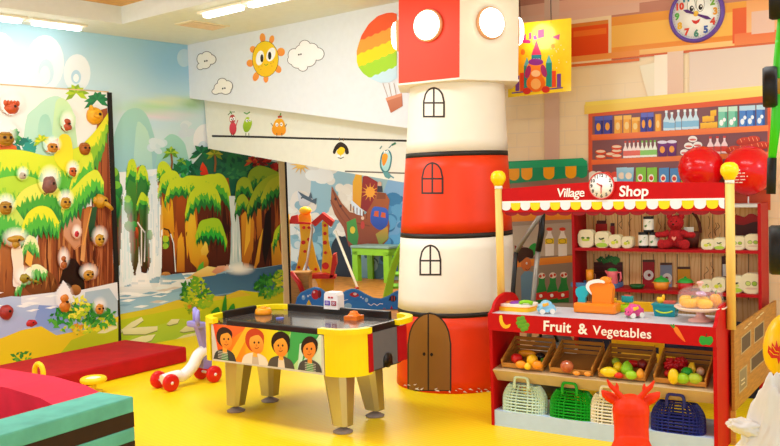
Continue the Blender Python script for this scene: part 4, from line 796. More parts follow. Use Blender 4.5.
# two yellow ring stackers between the mats
p=G(40,386,0); h=D(40,366,p.y)
def ringtoy(px,py,lab,upright,base):
    q=G(px,base)
    t=thing('ring_toy',lab,'ring toy',q,-.5); m=plastic('#f6d21c',.35); z=D(px,py,q.y).z
    b=B().cyl((0,0,0),(0,0,z-.02),.024,.02,12); b.lathe([(.0,0),(.07,0),(.07,.02),(.03,.03),(0,.03)],20,cap=False); b.build('stand',m,t)
    ring=[(.05*math.cos(a*.3927),0,.075*math.sin(a*.3927)+z) if upright else (.085*math.cos(a*.3927),.085*math.sin(a*.3927),z) for a in range(16)]
    B().tube(ring,.02 if upright else .024,10,closed=True).build('ring',m,t)
    if not upright: B().lathe([(0,z-.012),(.066,z-.012),(.062,z+.014),(.03,z+.022),(0,z+.022)],20,cap=False).build('hub',mat('hub_pale','#f2eedd',.4),t)
ringtoy(40.5,373,'yellow upright ring handle standing behind the crimson foam pit',True,404); ringtoy(94,379.5,'flat yellow ring on a short post beside the corner of the teal pit wall',False,393)
# ride-on scooter
wA,wB,wC,wD=[G(*q) for q in ((170,391.5),(160,388),(213,382.5),(203,379))]
cx=(wA+wB+wC+wD)/4; ax=((wC+wD)-(wA+wB)).normalized(); rz=math.atan2(ax.y,ax.x); Lg=((wC+wD)/2-(wA+wB)/2).length
sc=thing('toddler_scooter','white toddler scooter with red wheels and lilac handle beside the red mat','scooter',cx,rz)
hw=.10; m_w=plastic('#f6f3f0',.3); m_lil=plastic('#9a92d8',.35); m_rw=plastic('#e0201c',.3)
B().tube(smooth([(-Lg/2-.02,0,.085),(-Lg/2+.1,0,.10),(-.04,0,.085),(.06,0,.15),(.12,0,.235),(Lg/2-.02,0,.27)],4,False),[.045]*5*1+[.05]*16,12).build('body',m_w,sc)
for x in (-Lg/2,Lg/2):
    b=B().cyl((x,-hw,.072),(x,hw,.072),.012,n=8); b.build('axle',m_w,sc)
    for s in (-1,1):
        b=B().lathe([(0,-.02),(.06,-.022),(.072,-.012),(.072,.012),(.06,.022),(0,.02)],24,cap=False); bmesh.ops.transform(b.bm,matrix=Matrix.Translation((x,s*hw,.072))@Matrix.Rotation(math.pi/2,4,'X'),verts=b.bm.verts[:]); o=b.build('wheel',m_rw,sc)
        B().ball((x,s*(hw+.024),.072),(.014,.006,.014),n=8).build('hub_cap',m_w,o)
ztop=D(203,308,cx.y+.25).z
b=B().prism([(Lg/2-.06,.12),(Lg/2+.02,.10),(Lg/2+.035,.30),(Lg/2-.01,.44),(Lg/2-.05,ztop-.10),(Lg/2-.12,ztop-.10),(Lg/2-.085,.44),(Lg/2-.05,.3)],-.035,.035); b.build('handle_post',m_lil,sc)
b=B()
for s in (-1,1): b.tube([(Lg/2-.09+s*.035+.03*math.cos(a*.524),s*.075+.045*math.cos(a*.524),ztop-.05+.055*math.sin(a*.524)) for a in range(12)],.02,8,closed=True)
b.box((Lg/2-.09,0,ztop-.115),(.08,.2,.05),bev=.015); b.build('handle_loop',m_lil,sc)
# ================================================================== AIR HOCKEY TABLE
AT,BT=axes(.618); FR=G(343,432); FR.z=0
x0,x1,y0,y1=-1.22,.185,-.10,.64; cxx,cyy=(x0+x1)/2,(y0+y1)/2
TO=FR+AT*cxx+BT*cyy; tb=thing('air_hockey_table','yellow and black air hockey table with cartoon faces on its side panel','air hockey table',TO,-.618)
def tl(p): d=p-TO; return Vector((d.dot(AT),d.dot(BT),d.z))
hx_,hy_=(x1-x0)/2,(y1-y0)/2; ZT=.705
m_dk=mat('table_charcoal','#3d3a3a',.32,var=.06); m_srf=mat('table_surface','#4a4542',.16,var=.08,coat=.5); m_yel=plastic('#fbe00a',.35); m_met=mat('brushed_steel','#b9b29a',.32,.9,var=.12,scale=5,stretch=(1,1,.3)); m_gry=mat('table_grey','#67676b',.4); m_tred=plastic('#b4121c',.35); m_blk2=mat('rail_black','#1f1b1a',.3)
R_=.20
def octo(k,r=R_): 
    X,Y=hx_+k,hy_+k; return [(-X+r,-Y),(X-r,-Y)]+arc(X-r,-Y+r,r,r,-90,0,6)[1:]+arc(X-r,Y-r,r,r,0,90,6)+arc(-X+r,Y-r,r,r,90,180,6)+arc(-X+r,-Y+r,r,r,180,270,6)[:-1]
B().prism(octo(-.02),.40,.655,'xy').build('body',m_dk,tb)
B().prism(octo(-.03),.655,.675,'xy').build('playfield',m_srf,tb)
# rails on the four sides
for nm,c,s in (('rail',(0,-hy_+.02,.68),(2*hx_-.5,.035,.05)),('rail',(0,hy_-.02,.69),(2*hx_-.42,.035,.075)),('rail',(hx_-.02,0,.68),(.035,2*hy_-.4,.055)),('rail',(-hx_+.02,0,.69),(.035,2*hy_-.4,.075))):
    B().box(c,s,bev=.006).build(nm,m_blk2,tb)
# yellow corner caps: a curved skirt with a wider ledge on top
for sx,sy in ((1,-1),(-1,-1),(1,1),(-1,1)):
    def cornerprism(r,k,z0,z1,b,ext):
        X,Y=hx_+k,hy_+k; ai={(1,-1):-90,(1,1):0,(-1,1):90,(-1,-1):180}[(sx,sy)]
        pts=arc(sx*(X-r),sy*(Y-r),r,r,ai,ai+90,8); pin=arc(sx*(X-r),sy*(Y-r),r-.05,r-.05,ai,ai+90,8)
        first=pts[0]; last=pts[-1]
        if sx*sy<0: e0=(first[0]-sx*ext,first[1]); i0=(e0[0],pin[0][1])
        else: e0=(first[0],first[1]-sy*ext); i0=(pin[0][0],e0[1])
        if sx*sy<0: e1=(last[0],last[1]-sy*.0)
        b.prism([e0]+pts+pin[::-1]+[i0],z0,z1,'xy')
        return b
    b=B()
    if sy<0: cornerprism(R_ if sx>0 else .10,.012,.395,.69,b,.0 if sx<0 else .04)
    cornerprism(R_,.04,.678,.714,b,.10); b.build('corner_cap',m_yel,tb)
# art panel on the long side, grey end panel, red strips
artx0,artx1=x0-cxx+.10,-.058-cxx
B().prism([(artx0,.398),(artx1,.398),(artx1,.662),(artx0,.662)],-hy_-.004,-hy_+.03).build('side_panel',mat('panel_base','#d8d4cc',.4),tb)
def ac(x,y): return tl(PL(x,y,TO-BT*(hy_+.004),BT))
A=Paint(ac,Vector((0,-1,0)),.00006,.0006)
def av(u,v): # u,v in 0..1 across the panel, v down
    return 213+u*108.5, (323.7+u*11.3)*(1-v)+(358.7+u*13.9)*v
def ap(pts,*a,**k): A.poly([av(*p) for p in pts],*a,**k)
ap([(0,0),(.34,0),(.34,1),(.06,1)],'#e8421c','#f5a01c',horiz=True); ap([(.3,0),(.66,0),(.62,1),(.3,1)],'#f9a81c','#f4ee1c',horiz=True); ap([(.6,0),(1,0),(1,1),(.6,1)],'#9ad62c','#dff0e0',horiz=True)
for q,c in (([(.1,0),(.32,0),(.12,.5),(.06,.4)],'#f26a2a'),([(.3,0),(.36,0),(.2,1),(.12,1)],'#fbc02a'),([(.62,0),(.72,0),(.6,.6),(.6,.3)],'#8acc2c'),([(.72,0),(.98,0),(.74,.9),(.68,.8)],'#3fae5a'),([(.8,.3),(1,.05),(.85,1),(.78,1)],'#cfeede'),([(.86,.2),(.98,0),(.82,.8)],'#2f9a4c')): ap(q,c)
def kid(u,hc,hair,jac,shirt,tilt=0,h=1.,flip=1):
    sx=.08*h
    ap(smooth([(u-.1*h,1),(u-.075*h,.78),(u,.68),(u+.075*h,.78),(u+.1*h,1)],4,False),jac); ap([(u-.03,1),(u-.025,.75),(u+.025,.75),(u+.035,1)],shirt)
    ap([(u-.02,.8),(u-.02,.6),(u+.02,.6),(u+.02,.8)],hc)
    x,y=av(u+.004,.42); A.ell(x-1.,y-2.8,7.4*h,9.6*h,hair,rot=tilt); A.ell(x+flip*.9,y+.6,5.6*h,8*h,hc,'#ee8a2c',tilt); A.poly(smooth([(x-6.6*h,y-2),(x-6*h,y-9*h),(x,y-12*h),(x+6*h,y-8*h),(x+6.4*h,y-3),(x+3,y-6.6*h),(x-3.6*h,y-5*h)],3),hair)
    for s in(-1,1): A.ell(x+flip+s*2.2,y-.8,.9,1.2,'#2a160f',n=10)
    A.line([(x+flip-1.8,y+4.4),(x+flip+.2,y+5.4),(x+flip+2.2,y+4.)],.8,'#a83a1c'); A.ell(x+flip,y+2,.9,1.3,'#e0802a',n=10)
kid(.11,'#f6a93a','#2a1710','#3a3f3f','#2f8a4a',-10,1.05,1); kid(.39,'#f7b44a','#c9441f','#efe3d6','#c9b8a8',-14,1.25,1); kid(.63,'#f8b23c','#20140f','#54504c','#e9d9c8',-12,1.25,-1); kid(.895,'#f2963a','#2a1a12','#4a4a4c','#2f9a4c',8,1.12,-1)
for k in range(5): A.line([av(.05+.0,.76+k*.045),av(.14,.78+k*.045)],.5,'#d8d8d0'); A.line([av(.85,.78+k*.045),av(.95,.8+k*.045)],.5,'#d8d8d0')
A.build('side_art',bpy.data.objects['side_panel'],.35)
B().prism([(-hy_+R_,.415),(hy_-R_-.05,.415),(hy_-R_-.05,.665),(-hy_+R_,.665)],hx_-.01,hx_+.006,'yz').build('end_panel',m_gry,tb)
B().prism([(-hy_+R_-.05,.41),(-hy_+R_,.41),(-hy_+R_,.665),(-hy_+R_-.05,.665)],hx_-.03,hx_+.014,'yz').build('red_strip',m_tred,tb); B().prism([(hy_-R_-.05,.42),(hy_-R_+.06,.42),(hy_-R_+.06,.665),(hy_-R_-.05,.665)],hx_-.03,hx_+.012,'yz').build('red_strip',m_tred,tb)
B().prism([(-hy_+.06,.42),(-hy_+.2,.42),(-hy_+.2,.66),(-hy_+.06,.66)],-hx_-.012,-hx_+.01,'yz').build('red_strip',m_tred,tb)
b=B().lathe([(0,0),(.05,0),(.05,.01),(0,.01)],20,cap=False); bmesh.ops.transform(b.bm,matrix=Matrix.Translation((hx_+.004,.0,.455))@Matrix.Rotation(math.pi/2,4,'Y'),verts=b.bm.verts[:]); b.box((hx_+.008,.0,.43),(.012,.10,.03)); b.build('puck_slot',m_blk2,tb)
# legs
lx=[tl(G(236,411)),tl(G(343,432)),tl(G(375,416)),tl(G(270,401))]
for i,q in enumerate(lx):
    sgn=1 if i in(1,2) else -1; q=Vector((q.x,q.y,0)); top=Vector((q.x-sgn*.035,q.y+(0.02 if i<2 else -.03),.40))
    b=B(); wt_,wb_=.10,.064; prof=[]
    for z,wx,cxy in ((.405,wt_,top),(.05,wb_,q)):
        prof.append([b.bm.verts.new((cxy.x+u*wx,cxy.y+v*wx*.8,z)) for u,v in ((-1,-.6),(-.6,-1),(.6,-1),(1,-.6),(1,.6),(.6,1),(-.6,1),(-1,.6))])
    for j in range(8): b.bm.faces.new((prof[0][j],prof[0][(j+1)%8],prof[1][(j+1)%8],prof[1][j]))
    b.bm.faces.new(prof[0]); b.bm.faces.new(prof[1][::-1]); lg=b.build('leg',m_met,tb)
    b=B().lathe([(0,.0),(.066,0),(.068,.008),(.03,.028),(.014,.034),(.014,.055),(0,.055)],24,c=(q.x,q.y,0),cap=False); b.build('foot',mat('foot_pad','#8f8079',.5),lg)
# score display on the far rail
sd_=tl(D(335.5,303,TO.y+.32)); 
b=B().prism([(sd_.x-.068,.715),(sd_.x+.068,.715),(sd_.x+.068,.82),(sd_.x+.055,.845),(sd_.x-.045,.845),(sd_.x-.06,.83)],hy_-.06,hy_+.02); o=b.build('score_display',plastic('#f2ece8',.35),tb)
for u,z,w_,h_,c in ((-.03,.762,.05,.036,'#5a3ab0'),(.032,.762,.046,.036,'#a83a4a'),(-.012,.805,.02,.014,'#c04a4a'),(.016,.805,.02,.014,'#c04a4a')):
    B().box((sd_.x+u,hy_-.061,z),(w_,.004,h_)).build('display_window',mat('disp_'+c.strip('#'),c,.2),o)
    if h_>.02: lettering('00',.032,(sd_.x+u,hy_-.0645,z),(math.pi/2,0,0),mat('digit','#e8d8e8',.4),o,'digits',.0005)
def mallet(px,py,star,lab):
    q=G(px,py,.675) if star else TO+AT*-.53+BT*.10+Vector((0,0,.675)); t=thing('hockey_pusher',lab,'pusher',q,0); m=plastic('#f59a12' if not star else '#f47a1c',.35)
    if star:
        pts=[]; 
        for i in range(8): r=.075 if i%2==0 else .045; pts.append((r*math.cos(i*.785+.3),r*math.sin(i*.785+.3)))
        B().prism(pts,0,.03,'xy').build('base',m,t); B().lathe([(.05,.03),(.03,.05),(.028,.06),(0,.066)],16,cap=False).build('knob',m,t)
    else: B().lathe([(0,0),(.062,0),(.066,.012),(.06,.04),(.05,.048),(0,.048)],28,cap=False).build('base',m,t); B().lathe([(.02,.04),(.024,.055),(.018,.062),(0,.064)],16,cap=False).build('knob',m,t)
mallet(253,309,False,'round yellow-orange pusher at the far left end of the air hockey table'); mallet(354,319.5,True,'orange star-shaped pusher at the near right end of the air hockey table')
q=G(280,318.5,.675); o=B().lathe([(0,0),(.03,0),(.031,.003),(.03,.008),(0,.008)],20,cap=False).build('puck',plastic('#5a6ac8',.3),None,q); tag(o,'small flat blue puck in the middle of the dark playing surface','puck')
# ================================================================== ROOM BEHIND: wave fence, swing, table, slide
fy=11.35
def fp(x,y): q=D(x,y,fy); return q.x,q.z
wav=smooth([(295,306),(297,298),(301,293),(307,290),(314,287.5),(321,289),(327,294),(333,297),(340,295),(346,291),(352,289),(358,290),(365,294),(373,298),(381,299),(389,296),(395,292),(402,290),(409,292)],3,False)
t=thing('wave_fence','low blue wavy sea fence board with painted fish behind the hockey table','fence',(0,fy,0))
B().prism([fp(x,y) for x,y in wav]+[(fp(409,300)[0],.0),(fp(295,300)[0],0.)],0,.05).build('board',mat('fence_blue','#2a7fd4',.4,var=.05),t)
W=Paint(lambda x,y:Vector((fp(x,y)[0],0,fp(x,y)[1])),Vector((0,-1,0)),.0001,.001)
W.poly([(340,303),(352,300),(372,305),(395,308),(409,306),(409,316),(340,314)],'#2f86d4'); W.line([(297,298),(301,293),(307,290),(314,287.7),(321,289),(327,294)],1.2,'#4f9adf'); W.line([(340,295),(346,291),(352,289),(358,290),(365,294),(373,298),(381,299),(389,296),(395,292),(402,290)],1.2,'#4f9adf')
W.ell(315.5,294.5,4,5,'#c4202c'); W.ell(319.5,294,1.8,4,'#7a1420'); W.ell(314,292,1.1,1.2,'#ffd0d0'); W.ell(303.5,297.5,1.8,2.6,'#8fc4ee'); W.ell(303,296.5,.8,1,'#e8f6ff'); W.ell(308,296,1,1.2,'#dff0ff'); W.ell(310,295,.7,.8,'#dff0ff'); W.poly([(306,306),(307.5,302),(309,299.5),(310.5,302.5),(312,306)],'#f2c82a')
W.poly([(349.5,294.5),(353,292.2),(357,293.2),(359,295.6),(355,297.2),(351.5,296.2)],'#c0202c',sm=3); W.ell(355,294,1.8,1.3,'#f6dadc'); W.ell(361,297,.8,.9,'#d4e8fa'); W.ell(363,298.4,.7,.8,'#d4e8fa'); W.ell(366.5,300,1.7,2.2,'#a8d4f4'); W.ell(348,306,3.8,3,'#9fcfea'); W.line([(368,303.5),(371,305.5),(374,303.5),(377,305.5),(380,303.5),(383,304)],.9,'#f2f8ff'); W.line([(341,299),(344,300.5),(348,299.5)],.8,'#cfe6fa')
W.ell(393,298.5,3.4,3.2,'#1a2848'); W.poly([(388.5,301),(390,296),(391.5,300)],'#1a2848'); W.line([(392,296),(392,301)],.7,'#e0502c'); W.line([(394.4,296),(394.4,301)],.7,'#e0502c'); W.poly([(390,309),(391.5,305.5),(393,309)],'#d8302c'); W.poly([(384,309),(383,308.2),(386,308)],'#d8302c')
W.build('fish_paint',bpy.data.objects['board.001'] if 'board.001' in bpy.data.objects else t,.4)
# toddler swing with giraffe posts
sy=12.3; sq=D(312,300,sy); t=thing('toddler_swing','yellow giraffe-spotted toddler swing set with red roof and red seats','swing',(sq.x,sy,0))
def s2(x,y): q=D(x,y,sy); return q.x-sq.x,q.z
m_sy=plastic('#f7c321',.4); m_sr=plastic('#d8281c',.4); m_rope=mat('rope_pale','#e9dcc0',.6)
zg=lambda x:(s2(x,300)[0])
def post(pts,yy,d=.06):
    b=B().prism([s2(*p) for p in pts],yy,yy+d); b.build('post',m_sy,t)
    xs=[p[0] for p in pts]; ys=[p[1] for p in pts]
    return yy
def spots(lst,yy):
    for x,y,r in lst:
        u,z=s2(x,y); b=B().cyl((u,yy-.008,z),(u,yy+.002,z),r*sy/F,n=14); b.build('spot',m_sr,t)
post([(283.5,215),(289.5,214),(290.5,250),(291,308.5),(283,309)],-.05); spots([(287,224,1.6),(286.5,232,1.4),(287,243,2.),(287,256,1.3)],-.05)
post([(297.5,216),(301,212),(304.5,210),(308.5,213),(310,217),(311,240),(316,262),(323,282),(325,304),(319,304.5),(317,285),(310,272),(305,262),(301,272),(296,288),(295,306),(289,306.5),(291,284),(297,262),(300,240)],.12); spots([(303,228,1.7),(308,228,1.5),(302.5,243,2.1),(308,240,1.7),(304,252,1.6),(298,268,1.5),(315,270,1.5)],.12)
post([(322.5,222),(326,218),(328.5,222),(329,240),(333,258),(335.5,272),(334,290),(330,299),(329,300),(321.5,300.5),(322,270),(323.5,250)],-.12); spots([(325.5,225,1.5),(325.5,233,1.8),(325.5,242,2),(326,252,1.5),(326,265,3.5),(325,275,1.5),(332,274,1.6)],-.12)
b=B().prism([s2(*p) for p in ((285,221),(310,222.5),(312,224.5),(285,223.5))],-.02,.06); b.build('top_bar',m_sr,t)
b=B().prism([s2(*p) for p in ((312,222),(323,212.5),(334,221),(331.5,226.5),(323,219),(316,226)) ],-.16,.2); b.build('roof',m_sr,t); b=B().prism([s2(*p) for p in ((292,216),(298,214.5),(299,222),(295,224),(290,221))],-.08,.0); b.build('bracket',m_sr,t)
b=B().ball((s2(304.5,211)[0],.1,s2(304.5,211)[1]),(.09,.06,.06)); b.build('post_cap',m_sy,t)
b=B(); 
for x,y,xx,yy in ((313,228,306,273),(312,224,312.5,228)): u,z=s2(x,y); u2,z2=s2(xx,yy); b.tube([(u,-.1,z),(u2,-.1,z2)],.018,8)
b.build('rope',m_rope,t)
b=B().prism([s2(*p) for p in ((334,253),(337,252),(338,262),(334,275),(331,276))],-.3,-.02); b.prism([s2(*p) for p in ((309,273),(326,271.5),(337,274),(337,276.5),(309,276.5))],-.3,-.02); b.build('seat',m_sr,t)
b=B().prism([s2(*p) for p in ((283,262),(288,262),(291,272),(283,274))],-.3,-.05); b.build('seat',m_sr,t)
# leaning pale pole with a red tip, right of the swing
q1=G(357.5,289); q0=D(335,231,q1.y+1.1); o=B().tube([q0,q1+Vector((0,0,.02))],.022,10).build('pole',m_rope); tag(o,'pale wooden pole with red tip slanting down right of the swing','pole'); B().tube([q1+Vector((0,0,.0)),q1+(q0-q1)*.03],.03,10).build('red_tip',m_sr,o)
# wooden box with a red strap in front of the swing
q=G(286,309); q=D(297,309,11.75); bx=thing('wooden_box','brown wooden box with a red strap beside the mural wall opening','box',(q.x,11.65,0),-.1); zt=D(300,272,11.75).z
B().box((0,0,zt/2),(.42,.24,zt),bev=.01).build('body',wood('#b9803c'),bx); B().box((0,0,zt+.008),(.44,.26,.02)).build('lid',wood('#c98f45'),bx); B().tube([(-.02,-.165,zt+.03),(.09,-.17,zt-.12),(.15,-.17,zt-.28)],[.03,.035,.04],8).build('strap',m_sr,bx)
# green play table
g=G(371.5,282); TY=g.y; gt=thing('play_table','bright green play table with sturdy legs in the sea room','table',g+BR*.2,-.70)
ztb=D(360,246,TY).z; m_gr=mat('paint_lime','#8fd028',.4,var=.05); B().box((.02,0,ztb-.02),(.86,.52,.04),bev=.01).build('tabletop',mat('table_teal_top','#8fb0a4',.4),gt); B().box((.02,0,ztb-.1),(.82,.48,.12)).build('apron',m_gr,gt)
for u in (-.33,.37):
    for v in (-.19,.19): B().box((u,v,(ztb-.1)/2),(.12,.10,ztb-.1)).build('leg',m_gr,gt)
# slide
g=G(388,300); SY=12.2; sl_=thing('toddler_slide','lime green toddler slide ladder seen beside the lighthouse tower','slide',(D(392,300,SY).x,SY,0)); m_l=plastic('#a8e01f',.35); m_l2=plastic('#7fbf1c',.4)
def l2(x,y): q=D(x,y,SY); return q.x-sl_.location.x,q.z
for yy in (-.22,.22): B().prism([(u,max(0,z)) for u,z in [l2(*p) for p in smooth([(383,301),(386,285),(390,268),(396,252),(403,240),(411,233),(411,241),(404,249),(398,262),(394,278),(391,301)],3)]],yy-.02,yy+.02).build('side_rail',m_l,sl_)
for x,y in ((393,286),(396,274),(399,262),(404,250)): u,z=l2(x,y); B().box((u+.05,0,z),(.12,.42,.03)).build('step',m_l2,sl_)
u,z=l2(404,243); B().box((u+.2,0,z/2),(.06,.42,z)).build('rear_support',m_l2,sl_)
# ================================================================== VILLAGE SHOP STALL
m_sred=mat('stall_red','#c00408',.55,var=.05,spec=.2); m_cnt=mat('stall_counter','#c6c8d2',.45,var=.03); m_tan=mat('stall_tan','#cdb183',.5,var=.05); m_base=mat('stall_base','#c2dcfa',.5,var=.03); m_pst=mat('post_wood','#ecc266',.45,var=.07,scale=5,stretch=(5,5,.7))
st=thing('market_stall','red toy village shop stall with striped awning trim and fruit counter','market stall',SL,SRZ)
side=[(0,0),(.43,0),(.43,.79)]+[(.235+.195*math.cos(R(a)),.775+.10*math.sin(R(a))) for a in range(5,171,11)]+[(.0,.765)]
for s0 in (0,1.45): B().prism(side,s0,s0+.022,'yz').build('side_panel',m_sred,st)
B().box((.736,.215,.7545),(1.428,.43,.019)).build('counter_top',m_cnt,st)
fb=B().box((.736,-.007,.7065),(1.472,.014,.115)).build('front_board',m_sred,st)
B().prism([(.075,.30),(.40,.425),(.40,.44),(.0,.383),(-.006,.380),(.062,.298)],.022,1.45,'yz').build('display_shelf',m_tan,st)
B().box((.736,.215,.0525),(1.428,.42,.105)).build('base_platform',m_base,st)
PT=.25; TPz={}
for s,nm in ((-.029,0),(1.5,1)):
    zb_=.60 if nm==0 else .716; po=B().cyl((s,PT,zb_),(s,PT,1.6),.0265,n=20).build('post',m_pst,st)
    B().cyl((s,PT,1.592),(s,PT,1.616),.0275,n=20).build('white_ring',mat('ring_white','#f2f0ea',.4),po)
    B().lathe([(0,1.612),(.03,1.614),(.036,1.63),(.05,1.65),(.053,1.675),(.046,1.70),(.028,1.716),(0,1.72)],24,c=(s,PT,0),cap=False).build('finial',plastic('#ffd20a',.3),po)
zz=lambda px,py: SP(px,py,PT).z
zc=1.505; sb=B().prism([(0,1.43),(1.472,1.43),(1.472,1.598),(1.05,1.612),(.85,1.622),(.62,1.622),(.45,1.616),(0,1.592)],PT-.008,PT+.008).build('sign_board',m_sred,st)
tr=B().box((.736,PT-.0095,1.5),(1.472,.003,.012)).build('trim_strip',mat('trim_white','#f4f4f2',.4),st)
NS=21; wS=1.472/20.4
m_sy2=mat('scallop_yellow','#ffd60c',.4,var=.02); m_swh=mat('scallop_white','#e4e9f0',.4,var=.02)
for i in range(NS):
    u=.006+wS*(i-.15); a0_,a1_=max(u,.001),min(u+wS*.98,1.471)
    if a1_-a0_<.01: continue
    pts=[(a0_,1.495)]+[(x,1.468-.026*math.sqrt(max(0,1-((x-u-wS*.49)/(wS*.49))**2))) for x in [a0_+(a1_-a0_)*k/10 for k in range(11)]]+[(a1_,1.495)]
    B().prism(pts,PT-.011,PT-.008).build('scallop',m_swh if i%2==0 else m_sy2,st)
rt=[]
b=B()
for i in range(15): u=i*1.472/15; w_=1.472/15; b.prism([(u,1.44)]+[(u+w_/2-w_/2*math.cos(R(a)),1.425-.022*math.sin(R(a))) for a in range(0,181,20)]+[(u+w_,1.44)],PT+.03,PT+.036)
b.build('rear_valance',mat('stall_dark_red','#a8121a',.4),st)
m_let=mat('letter_white','#fdf6f0',.4)
def stext(txt,px,py,size,t,off,par,**k):
    q=SP(px,py,t); return lettering(txt,size,(q.x,t-off,q.z),(math.pi/2,0,0),m_let,par,**k)
stext('Village',571,193,.082,PT,.0105,sb,offset=.0007,shear=.12,space=.92); stext('Shop',634,191.5,.094,PT,.0105,sb,offset=.002,shear=.08)
stext('Fruit',557.5,326.8,.094,0,.0165,fb,offset=.002,shear=.05,space=1.05); stext('&',583.5,329,.094,0,.0165,fb,offset=.002); stext('Vegetables',622.5,332.2,.082,0,.0165,fb,offset=.0008,shear=.03,space=1.03)
def NF(): return Paint(lambda x,y:SP(x,y,-.0145),Vector((0,-1,0)),.0001,.0004)
FA=NF()
FA.poly([(499.5,316),(502,315.5),(503,321),(506,325),(510.5,324),(509,327.5),(505,328.5),(501.5,326),(499.5,321.5)],'#ffd42a','#f9b81c',sm=3)
FA.build('banana_print',fb,.4); FA=NF()
for x,y in ((519,319),(522.5,318),(524,321.5),(521,322.5),(518.5,323),(527,325),(523.5,326),(526,328.5),(523,329.5),(520,326)): FA.ell(x,y,2.5,2.3,'#6fae2c','#4f9424')
FA.build('grapes_print',fb,.4); FA=NF()
FA.poly([(673.5,327.5),(677,327),(681,333),(685.5,342),(680,338),(675,332)],'#f5862a','#ec6a1c',sm=3); FA.line([(674,328),(670.5,324.5)],1.6,'#3a9a3a'); FA.line([(674.5,327.5),(673.5,324)],1.4,'#3a9a3a')
FA.build('carrot_print',fb,.4); FA=NF()
FA.poly([(701,336),(699,341),(702,345),(706,344.6),(710,345),(713,341),(711.5,336.5),(706.5,337)],'#2fa83a','#249a34',sm=4); FA.line([(706,337.5),(706.8,333.5)],1,'#5a3a1a')
FA.build('apple_print',fb,.4)
# small clock on the sign
q=SP(602.3,185.8,PT); kc=thing('sign_clock','small white clock with red rim in the middle of the village shop sign','clock',SH(q.x,PT-.008,q.z),SRZ); rk=.088
b=B().lathe([(0,0),(rk,0),(rk,.012),(rk*.93,.014),(rk*.93,.009),(0,.009)],40,cap=False); bmesh.ops.transform(b.bm,matrix=Matrix.Rotation(math.pi/2,4,'X'),verts=b.bm.verts[:]); b.build('rim',plastic('#d8201c',.35),kc)
b=B().lathe([(0,0),(rk*.93,0),(rk*.93,.0105),(0,.0105)],40,cap=False); bmesh.ops.transform(b.bm,matrix=Matrix.Rotation(math.pi/2,4,'X'),verts=b.bm.verts[:]); b.build('dial',mat('clock_dial','#fdfcf6',.4),kc)
for i in range(1,13): t=math.pi/2-i*math.pi/6; lettering(str(i),.03,(.066*math.cos(t),-.0112,.066*math.sin(t)),(math.pi/2,0,0),mat('ink','#2a2422',.5),kc,'number',.0004,.0008)
for ang,l,w_ in ((150,.034,.005),(-92,.05,.004)):
    t=R(ang); u=Vector((math.cos(t),0,math.sin(t))); v=Vector((-u.z,0,u.x)); pts=[u*-.008-v*w_,u*l-v*w_*.6,u*l+v*w_*.6,u*-.008+v*w_]; B().prism([(p.x,p.z) for p in pts],-.0145,-.0125).build('hand',plastic('#c0302c',.4),kc)
# ------------------------------------------------------------------ shelf unit
m_shr=mat('shelf_red','#ac0a10',.5,var=.05,spec=.2); T0=1.45
m_plk=bpy.data.materials.new('plank_back'); m_plk.use_nodes=True; nt=m_plk.node_tree; bs=nt.nodes['Principled BSDF']; bs.inputs['Roughness'].default_value=.5
tc=nt.nodes.new('ShaderNodeTexCoord'); mp=nt.nodes.new('ShaderNodeMapping'); mp.inputs['Scale'].default_value=(5,1,1.2); nt.links.new(tc.outputs['Object'],mp.inputs[0]); wv=nt.nodes.new('ShaderNodeTexWave'); wv.inputs['Scale'].default_value=2.2; wv.inputs['Distortion'].default_value=9; wv.inputs['Detail Scale'].default_value=.8; nt.links.new(mp.outputs[0],wv.inputs['Vector'])
rp=nt.nodes.new('ShaderNodeValToRGB'); rp.color_ramp.elements[0].color=(*lin('#eeb264'),1); rp.color_ramp.elements[1].color=(*lin('#fcca84'),1); rp.color_ramp.elements[0].position=.05; rp.color_ramp.elements[1].position=.25; nt.links.new(wv.outputs['Fac'],rp.inputs[0]); nt.links.new(rp.outputs[0],bs.inputs['Base Color'])
un=thing('shelf_unit','red shelf unit with plank-print back standing behind the stall counter','shelf',SH(0,0,0),SRZ)
W0,W1_=.02,1.45; TB=T0+.27
for s0 in (W0,W1_-.022): B().box((s0+.011,T0+.14,.715),(.022,.28,1.43)).build('side_panel',m_shr,un)
for z in (1.09,.771): B().box(((W0+W1_)/2,T0+.135,z-.011),(W1_-W0-.044,.27,.022)).build('shelf_board',m_shr,un)
B().box(((W0+W1_)/2,T0+.135,1.415),(W1_-W0-.044,.27,.022)).build('top_board',mat('shelf_grey','#c9c5be',.5),un)
B().box(((W0+W1_)/2,TB+.003,.71),(W1_-W0-.01,.012,1.40)).build('back_panel',m_plk,un)
B().box(((W0+W1_)/2,T0+.05,.28),(W1_-W0-.044,.016,.56)).build('lower_panel',mat('shelf_navy','#1c2036',.5),un)
BA=Paint(lambda x,y:SP(x,y,TB-.004),Vector((0,-1,0)),.0001,.0003)
for i in range(16): x=582+i*11.9; BA.line([(x,214),(x,246)],.7,'#7a4a20'); BA.line([(x,254),(x,300)],.7,'#7a4a20')
rd=random.Random(9)
for i in range(26):
    x=rd.uniform(588,755); y=rd.choice([rd.uniform(215,235),rd.uniform(256,282)]); BA.line(smooth([(x,y),(x+rd.uniform(-3,3),y+4),(x+rd.uniform(-3,3),y+8),(x+rd.uniform(-2,2),y+13)],4,False),.5,'#8f5a2a')
BA.poly([(596,232),(596,223.5),(607.5,223.5),(607.5,240),(596,240)],'#c0281c'); BA.poly([(597,223.8),(597,220.5),(606.5,220.5),(606.5,223.8)],'#5a2418'); BA.poly([(610.5,240),(610.5,226),(615,226),(615,240)],'#a8201c'); BA.poly([(610.8,226),(610.8,223),(614.8,223),(614.8,226)],'#4a2018')
